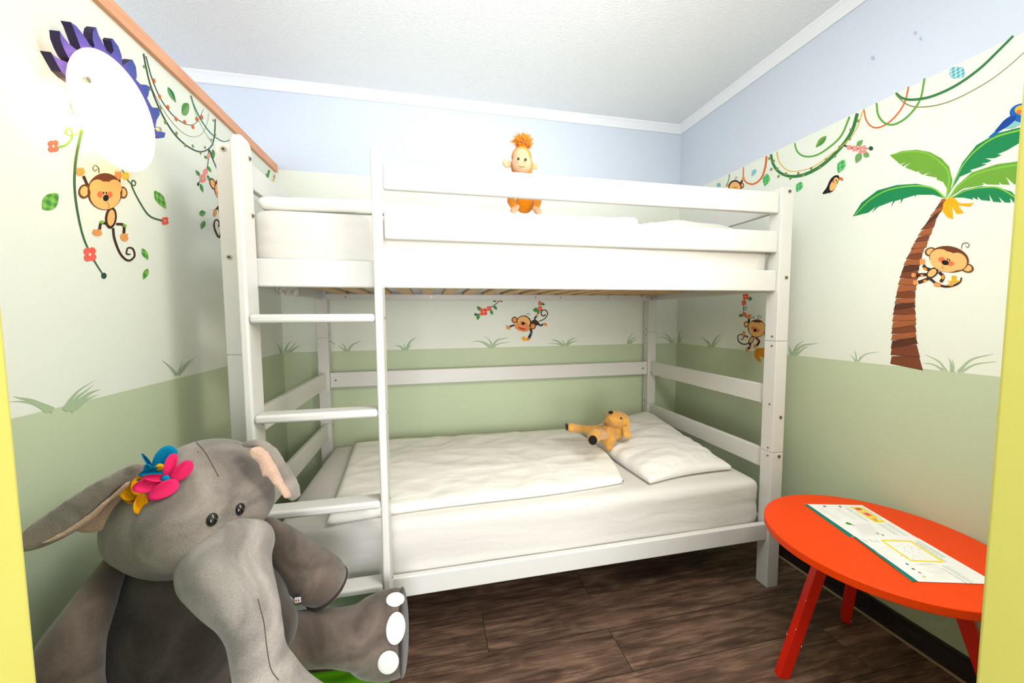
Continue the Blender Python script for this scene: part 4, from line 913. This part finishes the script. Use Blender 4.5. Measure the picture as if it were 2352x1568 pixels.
for i in range(320):
    th = random.uniform(0, 6.283); ph = random.uniform(-.35, 1.5); d = Vector((math.cos(th)*math.cos(ph), math.sin(th)*math.cos(ph), math.sin(ph)*1.0))
    s_ = kp(395, 250, .175)+Vector((d.x*1.0, d.y*.8, d.z*.7))*kr(base, 80); L_ = kr(base, random.uniform(70, 170))*(1 if ph > .2 else .7)
    e1 = s_+d*L_*.55+Vector((random.uniform(-1, 1), random.uniform(-1, 1), random.uniform(-.4, 1)))*.004; e2 = s_+d*L_+Vector((random.uniform(-1, 1), random.uniform(-1, 1), random.uniform(-1, 1)))*.008
    tube(bm, [s_, e1, e2], [.0035, .0022, .0003], 5, caps=False)
obj('hair_tuft', bm, M['mk'], mky, smooth=True)

# ------------------------------------------------------------------ plush elephant
ele = empty('plush_elephant', (.13, -.33, .1), 'huge grey plush elephant with felt flowers sitting by left wall', 'plush toy')
def ep(px, py, Y): return at(px, py, Y=Y)
def EB(bm, px, py, Y, r, s=(1, 1, 1), rot=None): p = ep(px, py, Y); ball(bm, p, r*mpp(p)*.83, s, rot)
def ET(bm, pts, seg=28, flat=None, asp=None):
    P = [ep(x, y, Y) for x, y, Y, r in pts]; R = [q[3]*mpp(p)*.88 for p, q in zip(P, pts)]
    if asp: R = [(r, r*asp) for r in R]
    Pc = catmull(P, 4); Rc = []
    for i in range(len(R)-1):
        for k in range(4):
            t = k/4; Rc.append(tuple(a*(1-t)+b*t for a, b in zip(R[i], R[i+1])) if asp else R[i]*(1-t)+R[i+1]*t)
    Rc.append(R[-1]); tube(bm, Pc, Rc, seg, flat)
# head
bm = bmesh.new()
EB(bm, 440, 1170, -.34, 180, (1, .95, .93)); EB(bm, 478, 1140, -.34, 158); EB(bm, 348, 1212, -.37, 104); EB(bm, 545, 1150, -.36, 92); EB(bm, 440, 1195, -.42, 125)
head = obj('head', bm, M['gh'], ele, smooth=True); remesh(head, .009, 12, .7)
# trunk with broad muzzle
bm = bmesh.new()
ET(bm, [(515, 1275, -.43, 100), (520, 1300, -.47, 104), (540, 1345, -.51, 90), (570, 1400, -.545, 72), (586, 1450, -.56, 63), (595, 1510, -.565, 62), (615, 1560, -.565, 70), (660, 1610, -.55, 68), (720, 1640, -.53, 60)], 32)
EB(bm, 572, 1248, -.455, 64); EB(bm, 470, 1300, -.44, 66); EB(bm, 540, 1262, -.47, 78)
trunk = obj('trunk', bm, M['gt'], ele, smooth=True); remesh(trunk, .008, 10, .6)
# torso
bm = bmesh.new()
EB(bm, 462, 1420, -.31, 212, (1, .9, 1)); EB(bm, 450, 1560, -.31, 235, (1, .92, 1)); EB(bm, 430, 1330, -.31, 150); EB(bm, 600, 1450, -.33, 92)
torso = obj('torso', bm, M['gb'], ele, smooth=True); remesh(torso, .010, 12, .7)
# arms
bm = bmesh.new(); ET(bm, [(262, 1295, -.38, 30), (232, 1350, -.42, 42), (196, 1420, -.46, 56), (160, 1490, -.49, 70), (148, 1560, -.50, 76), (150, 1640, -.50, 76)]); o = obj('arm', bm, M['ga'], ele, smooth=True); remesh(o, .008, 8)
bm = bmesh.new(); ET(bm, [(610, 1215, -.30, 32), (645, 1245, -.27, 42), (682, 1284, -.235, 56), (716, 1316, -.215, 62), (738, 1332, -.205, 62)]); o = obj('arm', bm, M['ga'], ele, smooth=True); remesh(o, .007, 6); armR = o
A0 = ep(700, 1300, -.22); A1 = ep(752, 1346, -.195); ax = (A1-A0).normalized()
p = ep(751, 1347, -.199); disc('paw_sole', p, (ax+Vector((.25, .2, -.55))).normalized(), 52*mpp(p), 52*mpp(p), .010, M['sole'], ele)
# legs
bm = bmesh.new(); ET(bm, [(600, 1475, -.32, 62), (690, 1467, -.27, 64), (770, 1462, -.235, 64), (830, 1460, -.215, 74)])
p = ep(872, 1458, -.195); tube(bm, [p-Vector((.075, 0, 0)), p-Vector((.045, 0, 0)), p, p+Vector((.035, 0, 0)), p+Vector((.058, -.0, 0)), p+Vector((.066, -.0, 0))], [(.085, .065), (.108, .078), (.122, .087), (.124, .089), (.122, .087), (.116, .081)], 36, flat=(0, 0, 1), caps=False)
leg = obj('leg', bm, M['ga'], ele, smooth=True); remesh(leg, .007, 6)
fc = p+Vector((.078, -.002, -.0)); bm = bmesh.new(); ball(bm, p+Vector((.064, 0, 0)), 1, (.018, .088, .123)); fs = obj('foot_sole', bm, M['sole'], ele, smooth=True)
# second leg, pointing at the doorway below the picture
bm = bmesh.new(); tube(bm, [(.10, -.45, .22), (.06, -.58, .20), (.05, -.66, .19)], [.085, .08, .09], 28); tube(bm, [(.05, -.68, .20), (.045, -.75, .20)], [(.115, .09), (.12, .09)], 28, flat=(0, 0, 1))
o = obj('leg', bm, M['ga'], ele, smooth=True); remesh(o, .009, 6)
bpy.context.view_layer.update()
dg = bpy.context.evaluated_depsgraph_get()
def bvh(o):
    e = o.evaluated_get(dg); me = e.to_mesh(); me.transform(o.matrix_world)
    b = BVHTree.FromPolygons([v.co.copy() for v in me.vertices], [tuple(p.vertices) for p in me.polygons]); e.to_mesh_clear(); return b
BH, BT, BL, BTO = bvh(head), bvh(trunk), bvh(leg), bvh(torso)
def hit(b, px, py, lift=0):
    d = ray(px, py).normalized(); h = b.ray_cast(CAM, d)
    if h[0] is None:
        n_ = b.find_nearest(at(px, py, Y=-.4)); return n_[0]+n_[1]*lift, n_[1]
    return h[0]+h[1]*lift, h[1]
for px, py in ((908, 1376), (909, 1442), (892, 1521)):
    p, n_ = hit(BL, px, py); rx = {1376: .026, 1442: .026, 1521: .028}[py]; rz = {1376: .021, 1442: .038, 1521: .036}[py]
    bm = bmesh.new(); q = n_.to_track_quat('Z', 'X').to_matrix().to_4x4()
    # long axis vertical
    zax = n_; xax = (Vector((1, 0, 0))-n_*n_.x).normalized(); yax = zax.cross(xax); R_ = Matrix((xax, yax, zax)).transposed().to_4x4()
    ball(bm, p, 1, (rx, rz, .008), R_); obj('toenail', bm, M['nail'], ele, smooth=True)
for px, py in ((487, 1193), (551, 1169)):
    p, n_ = hit(BH, px, py); zax = n_; xax = (Vector((1, 0, 0))-n_*n_.x).normalized(); yax = zax.cross(xax); R_ = Matrix((xax, yax, zax)).transposed().to_4x4()
    bm = bmesh.new(); ball(bm, p, 1, (.0100, .0125, .008), R_); obj('eye', bm, M['black'], ele, smooth=True)
def seam(b, pts, r=.0007, lift=.0004):
    c = catmull([Vector((x, y, 0)) for x, y in pts], 8); P = [hit(b, v.x, v.y, lift)[0] for v in c]
    bm = bmesh.new(); tube(bm, P, [r]*len(P), 6); obj('seam', bm, M['seam'], ele)
seam(BH, [(448, 1012), (472, 1040), (490, 1072), (502, 1094)])
seam(BT, [(592, 1375), (606, 1430), (612, 1480), (622, 1535), (640, 1562)])
# ears (thick felted pods)
def puffy(name, pts, Yf, th, mat, parent, vox=.006, it=8, smooth=4):
    """inflated sheet cut to an outline, with a depth that varies along it"""
    c = catmull([Vector((x, y, 0)) for x, y in pts], smooth, True)
    W3 = [at(v.x, v.y, Y=Yf(v.x, v.y)) for v in c]
    nrm = Vector((-.15, -1, .15)).normalized()
    bm = bmesh.new(); A = [bm.verts.new(p-nrm*th/2) for p in W3]; B_ = [bm.verts.new(p+nrm*th/2) for p in W3]
    for t in tessellate_polygon([[Vector((v.x, v.y, 0)) for v in c]]):
        try: bm.faces.new([A[i] for i in t]); bm.faces.new([B_[i] for i in t[::-1]])
        except ValueError: pass
    for i in range(len(A)):
        j = (i+1) % len(A)
        try: bm.faces.new((A[i], A[j], B_[j], B_[i]))
        except ValueError: pass
    bmesh.ops.recalc_face_normals(bm, faces=bm.faces)
    o = obj(name, bm, mat, parent, smooth=True); remesh(o, vox, it); return o
k4 = lambda L: [(x/2.4, 950+y/2.4) for x, y in L]
yl = lambda x, y: -.455-(320-x)/270*.01
puffy('ear', k4([(775, 275), (700, 290), (640, 322), (500, 398), (330, 508), (210, 590), (140, 665), (108, 715), (125, 752), (180, 752), (260, 728), (400, 655), (500, 580), (600, 475), (690, 385), (760, 330)]), yl, .030, M['gh'], ele)
puffy('ear_lining', k4([(760, 330), (690, 350), (620, 430), (500, 545), (400, 620), (430, 640), (500, 652), (600, 630), (640, 520), (720, 420)]), lambda x, y: yl(x, y)+.022, .020, M['peach'], ele, .005, 6)
seamL = k4([(700, 375), (600, 470), (500, 560), (400, 632), (300, 690)])
puffy('ear_lining', k4([(705, 372), (600, 462), (500, 548), (400, 618), (300, 676), (230, 712), (300, 700), (400, 652), (510, 580), (600, 490), (700, 400)]), lambda x, y: yl(x, y)-.012, .012, M['peach'], ele, .004, 3)
yr = lambda x, y: -.385+(x-560)/120*.02
puffy('ear', k4([(1335, 165), (1390, 143), (1450, 150), (1510, 190), (1560, 262), (1600, 320), (1638, 385), (1650, 450), (1625, 476), (1590, 455), (1560, 400), (1520, 300), (1480, 230), (1420, 185), (1370, 185)]), yr, .030, M['gh'], ele, .005)
puffy('ear_lining', k4([(1380, 200), (1420, 180), (1470, 215), (1515, 290), (1560, 380), (1600, 450), (1580, 462), (1530, 400), (1480, 340), (1455, 345), (1440, 280), (1400, 240)]), lambda x, y: yr(x, y)-.020, .022, M['peach'], ele, .004, 5)
# felt flowers
def felt(cx, cy, petals, mat, cmat, cpos, lift, name_c):
    p0, n0 = hit(BH, cx, cy, lift); vd = tocam(p0)
    root = None; bm = bmesh.new()
    for (x, y, rx, ry, rot, tilt, dz) in petals:
        px, py = 250+x/4.481, 1000+y/4.481; h, n_ = hit(BH, px, py, 0)
        dist = min((h-CAM).length, (p0-CAM).length)-.004-dz; c = CAM + ray(px, py).normalized()*dist
        s_ = mpp(c)/4.481
        zax = (vd + RT*math.sin(tilt)*.2 + UP*math.cos(tilt*3)*.10).normalized(); xax = (RT*math.cos(math.radians(rot))-UP*math.sin(math.radians(rot))); xax = (xax-zax*xax.dot(zax)).normalized(); yax = zax.cross(xax)
        R_ = Matrix((xax, yax, zax)).transposed().to_4x4()
        n = 28; rings = []
        def pt(a, f, th):
            e_ = .86+.14*math.cos(a)   # broader outer end
            u, v = math.cos(a)*rx*s_*f, math.sin(a)*ry*1.18*s_*f*e_
            w = .010*(f*f)*((math.sin(a))**2)+.004*math.cos(a)*f
            return c + xax*u + yax*v + zax*(w+th)
        for th in (.0014, -.0014):
            ctr = bm.verts.new(pt(0, 0, th)); rr = [[bm.verts.new(pt(i*2*math.pi/n, f, th)) for i in range(n)] for f in (.35, .7, 1)]
            rings.append(rr)
            for i in range(n):
                j = (i+1) % n; bm.faces.new((ctr, rr[0][i], rr[0][j]))
                for k in range(2): bm.faces.new((rr[k][i], rr[k+1][i], rr[k+1][j], rr[k][j]))
        for i in range(n): j = (i+1) % n; bm.faces.new((rings[0][2][i], rings[1][2][i], rings[1][2][j], rings[0][2][j]))
    bmesh.ops.recalc_face_normals(bm, faces=bm.faces)
    f = obj('felt_flower', bm, mat, ele, smooth=True)
    if cmat:
        px, py = 250+cpos[0]/4.481, 1000+cpos[1]/4.481; h, n_ = hit(BH, px, py); c = CAM+ray(px, py).normalized()*(min((h-CAM).length, (p0-CAM).length)-.02-lift)
        bm = bmesh.new(); ball(bm, c, 1, (.0075, .005, .0075)); obj('flower_center', bm, cmat, f, smooth=True)
    return f
felt(312, 1130, [(215, 578, 84, 78, 10, 1, 0), (220, 660, 60, 34, 10, .3, -.004), (305, 520, 105, 62, 80, 2, .006), (325, 695, 105, 52, 100, .5, .004)], M['fyel'], None, None, .0, '')
felt(360, 1075, [(330, 385, 112, 72, -20, .2, .004), (560, 228, 125, 78, -52, 1, .006), (620, 250, 110, 34, -55, 2, .002), (392, 262, 95, 16, 55, .5, .002), (465, 375, 118, 40, -10, 2, .014)], M['fblue'], M['fyel'], (524, 326), .0, '')
felt(378, 1100, [(632, 310, 120, 48, -72, .2, .010), (740, 372, 122, 68, -42, 1, .012), (560, 560, 130, 78, -28, .5, .012), (388, 512, 105, 76, -15, 2, .010), (480, 432, 100, 36, 5, 1.2, .016)], M['fpink'], M['fblue'], (583, 445), .006, '')
# sewn-in tag at the arm
p = ep(683, 1377, -.30); bm = bmesh.new(); box(bm, p.x-.006, p.x+.008, p.y-.001, p.y+.001, p.z-.007, p.z+.006)
for q in (0, .004): box(bm, p.x-.004+q*1.4, p.x-.001+q*1.4, p.y-.0016, p.y-.001, p.z-.003, p.z+.001, 1)
obj('care_tag', bm, [M['tag'], M['tagred']], ele)
# lime cushion under the elephant
cs = slab('floor_cushion', ((-.15, -.60, .0), (.46, -.56, .0), (.46, -.085, .0), (-.15, -.06, .0)), .10, 50, 50, puff=.02, wr=.008, wf=9, edge=.07, mat=M['lime'], seed=3)
tag(cs, 'lime green floor cushion under the plush elephant', 'cushion')

# ------------------------------------------------------------------ red table
ZT = .48; TC = Vector((1.983, -.424)); TR = .302
tb = empty('round_table', (TC.x, TC.y, 0), 'low round orange red table by the right wall', 'table')
bm = bmesh.new(); cylinder(bm, (TC.x, TC.y, ZT-.0125), (0, 0, 1), TR, .025, 128)
top = obj('tabletop', bm, M['red'], tb, bevel=.003)
M['chip'] = flat('bare_wood_chip', (232, 214, 196), .8)
for foot, az in (((1.722, -.345), None), ((2.168, -.212), None), ((2.085, -.700), None)):
    f = Vector((*foot, 0)); d = Vector((TC.x, TC.y, 0))-f; h = Vector((TC.x, TC.y, 0))-d.normalized()*.15; h.z = ZT-.025
    bm = bmesh.new(); ax = (h-f).normalized(); out = -d.normalized(); side = Vector((-out.y, out.x, 0)); a = .013; b = .0175
    def q(c, s1, s2): return c+side*a*s1+out*b*s2
    lo_ = [bm.verts.new(q(f, *s)) for s in ((-1, -1), (1, -1), (1, 1), (-1, 1))]; hi_ = [bm.verts.new(q(h, *s)) for s in ((-1, -1), (1, -1), (1, 1), (-1, 1))]
    bm.faces.new(lo_); bm.faces.new(hi_[::-1])
    for i in range(4): bm.faces.new((lo_[i], hi_[i], hi_[(i+1) % 4], lo_[(i+1) % 4]))
    bmesh.ops.recalc_face_normals(bm, faces=bm.faces)
    L_ = obj('leg', bm, M['redleg'], tb, bevel=.0015)
    bm = bmesh.new(); random.seed(int(foot[0]*100))
    for k in range(4):
        t = random.uniform(.02, .8); c = f.lerp(h, t); s1, s2 = random.choice(((-1, -1), (-1, 1), (1, -1), (1, 1))); e = q(c, s1, s2); ball(bm, e, .0014, (1, 1, 2.0), u=8, v=6)
    obj('paint_chip', bm, M['chip'], L_)
# activity sheets
def sheet(name, quad, z, lab, draw):
    F = Flat('Z', z, 0, (0, 0, 1)); F.P = lambda x, y, crop=None, F=F: at((crop or F.crop)[0]+x/(crop or F.crop)[2], (crop or F.crop)[1]+y/(crop or F.crop)[2], Z=z+.0008+F.layer*.00004)
    W = [at(x, y, Z=z) for x, y in quad]; bm = bmesh.new()
    A = [bm.verts.new(w) for w in W]; B_ = [bm.verts.new(w+Vector((0, 0, .0008))) for w in W]
    bm.faces.new(A); bm.faces.new(B_[::-1])
    for i in range(4): bm.faces.new((A[i], B_[i], B_[(i+1) % 4], A[(i+1) % 4]))
    bmesh.ops.recalc_face_normals(bm, faces=bm.faces)
    e = obj(name, bm, M['paper']); tag(e, lab, 'activity sheet', 'activity sheets'); F.crop = (1840, 1140, 7.84)
    draw(F)
    for k, (b2, mats) in F.parts.items(): obj(k, b2, [M[q] for q in mats], e)
def textline(F, x0, y0, x1, y1, ink, w=4, seed=1):
    r = random.Random(seed); t = 0
    while t < 1:
        l = r.uniform(.04, .12); a = t; b = min(1, t+l); F.stroke([(x0+(x1-x0)*a, y0+(y1-y0)*a), (x0+(x1-x0)*b, y0+(y1-y0)*b)], w, w, ink, 'printing'); F.layer -= 1; t = b+.02
def frame(F, P4, w, ink='pyel'):
    for a, b in zip(P4, P4[1:]+P4[:1]): F.stroke([a, b], w, w, ink, 'printing')
def draw1(F):
    F.poly([(45, 137), (118, 137), (960, 712), (880, 735)], 'teal', 'printing')
    F.poly([(875, 185), (1070, 185), (1535, 465), (1335, 462)], 'pyel', 'printing')
    for a, b in (((925, 198), (1070, 198)), ((1080, 285), (1220, 285)), ((1230, 375), (1370, 375))):
        F.poly([a, (a[0]+130, a[1]), (a[0]+215, a[1]+62), (a[0]+95, a[1]+62)], 'paper', 'printing')
    F.poly([(945, 203), (1055, 203), (1120, 248), (1015, 248)], 'i_orange', 'printing'); F.poly([(1095, 290), (1200, 290), (1290, 345), (1185, 345)], 'i_red', 'printing'); F.poly([(1250, 380), (1345, 380), (1405, 438), (1330, 438)], 'i_ochre', 'printing')
    for i, (a, b, c, d, k) in enumerate(((800, 185, 1220, 440, 'pgreen'), (810, 215, 1200, 450, 'pdark'), (1090, 190, 1450, 385, 'pgreen'), (1385, 485, 1690, 675, 'pdark'), (1430, 485, 1750, 695, 'pdark'), (1510, 485, 1870, 700, 'pgreen'), (1560, 485, 1935, 715, 'pgreen'))): textline(F, a, b, c, d, k, 4, i)
    F.e(422, 176, 32, 10, 15, 'teal', 'printing'); F.e(703, 181, 32, 9, 15, 'teal', 'printing')
    for ox in (0, 290):
        r = random.Random(5)
        for k in range(9):
            x, y = 330+ox+k*40, 215+k*22; F.stroke([(x, y), (x+30, y-10), (x+60, y+14), (x+20, y+26), (x-10, y+12)], 2, 2, 'pfaint', 'printing'); F.layer -= 1
    F.e(860, 485, 60, 14, 20, 'pgreen', 'printing'); F.stroke([(800, 480), (860, 500), (960, 515)], 8, 8, 'pgreen', 'printing'); F.e(1375, 660, 22, 8, 20, 'pgreen', 'printing'); F.e(1478, 693, 22, 8, 20, 'pgreen', 'printing'); F.stroke([(1375, 660), (1478, 693)], 3, 3, 'pdark', 'printing')
    for k in range(12): F.stroke([(930+k*17, 500+k*19), (1240+k*17, 480+k*19)], 1.5, 1.5, 'pfaint', 'printing'); F.layer -= 1
    for k in range(12): F.stroke([(940+k*26, 500-k*2), (1110+k*26, 710-k*2)], 1.5, 1.5, 'pfaint', 'printing'); F.layer -= 1
def draw2(F):
    F.poly([(930, 716), (965, 710), (2115, 1530), (2000, 1530)], 'teal', 'printing')
    for ab in (((1450, 785), (1975, 803)), ((1975, 803), (2565, 1178)), ((2565, 1178), (1975, 1152)), ((1975, 1152), (1450, 785))): F.stroke(list(ab), 22, 22, 'pyel', 'printing')
    r = random.Random(2)
    for k in range(34): x, y = 1600+r.random()*560, 0; y = 830+(x-1600)*.2+r.random()*250-40; F.stroke([(x, y), (x+14, y+5)], 5, 5, 'pdark', 'printing'); F.layer -= 1
    for i, (a, b, c, d, k) in enumerate(((1100, 765, 1210, 825, 'pdark'), (1210, 765, 1360, 830, 'pgreen'), (1330, 768, 1415, 830, 'pgreen'), (2060, 800, 2560, 1090, 'pgreen'), (2110, 800, 2600, 1090, 'pgreen'), (2070, 830, 2620, 1180, 'pdark'), (2550, 1240, 3080, 1570, 'pgreen'), (2620, 1250, 3100, 1545, 'pgreen'), (2530, 1290, 3000, 1570, 'pdark'))): textline(F, a, b, c, d, k, 6, i)
    F.stroke([(1280, 930), (1340, 970), (1420, 960), (1500, 910), (1600, 930), (1630, 960), (1540, 985), (1500, 1030), (1560, 1085), (1700, 1140)], 2.5, 2.5, 'pline', 'printing'); F.stroke([(1340, 970), (1380, 1020), (1450, 1060), (1580, 1100)], 2.5, 2.5, 'pfaint', 'printing')
    for x, y, k in ((1910, 1215, 'teal'), (2020, 1302, 'i_brown'), (2135, 1368, 'i_flower'), (2215, 1440, 'i_ochre')): F.e(x, y, 36, 10, 25, k, 'printing')
    for k in range(5): F.stroke([(2060+k*50, 1230), (2180+k*50, 1215), (2280+k*60, 1330), (2420+k*50, 1400), (2360+k*50, 1480)], 3, 3, 'pfaint', 'printing')
sheet('activity_sheet', [(1846, 1157.5), (1980, 1160), (2108, 1236), (1952, 1233)], ZT, 'printed white activity sheet farther back on the round table', draw1)
sheet('activity_sheet', [(1959, 1230.5), (2109, 1235.5), (2292, 1342), (2094, 1335)], ZT+.0012, 'printed white activity sheet nearer the yellow door frame on table', draw2)

# ------------------------------------------------------------------ light
def area(name, loc, target, size, power, col, size_y=None, spread=None):
    l = bpy.data.lights.new(name, 'AREA'); l.energy = power; l.color = col; l.size = size
    if size_y: l.shape = 'RECTANGLE'; l.size_y = size_y
    if spread: l.spread = spread
    o = bpy.data.objects.new(name, l); COL.objects.link(o); o.location = loc
    o.rotation_euler = (Vector(target)-Vector(loc)).to_track_quat('-Z', 'Y').to_euler(); return o
area('room_light', (1.45, -.93, 1.60), (.9, .6, .9), .30, 7.4, (1, .95, .84))
area('overhead_fill', (1.15, -.62, 2.40), (1.15, -.55, 0), .5, 4, (1, .98, .97))  # added fill from above, no fixture belongs to it
area('bounce_light', (.62, -.62, 2.0), (.55, -.60, 2.44), .5, 3.8, (.97, .985, 1))  # unseen uplight added to brighten the ceiling, like bounced flash
pl_ = bpy.data.lights.new('side_wall_fill', 'POINT'); pl_.energy = 13.5; pl_.color = (1, .985, .955); pl_.shadow_soft_size = .14  # invented point fill, added to brighten the side walls
po_ = bpy.data.objects.new('side_wall_fill', pl_); COL.objects.link(po_); po_.location = (1.1, -.78, 2.12)
area('doorway_fill', (.80, -3.1, 1.05), (.85, .5, 1.0), 1.3, 54, (.97, .97, 1))  # added low fill, shines through the doorway to lift the under-bunk area
area('next_room_light', (-1.2, -.2, 2.0), (-.9, .9, 2.5), .8, 4, (.88, .94, 1))
w = bpy.data.worlds.new('World'); S.world = w; w.use_nodes = True
w.node_tree.nodes['Background'].inputs[0].default_value = (.86, .92, 1, 1); w.node_tree.nodes['Background'].inputs[1].default_value = 1.15
S.view_settings.view_transform = 'Standard'; S.view_settings.look = 'None'; S.view_settings.gamma = 1; S.view_settings.use_curve_mapping = False
S.view_settings.exposure = .46
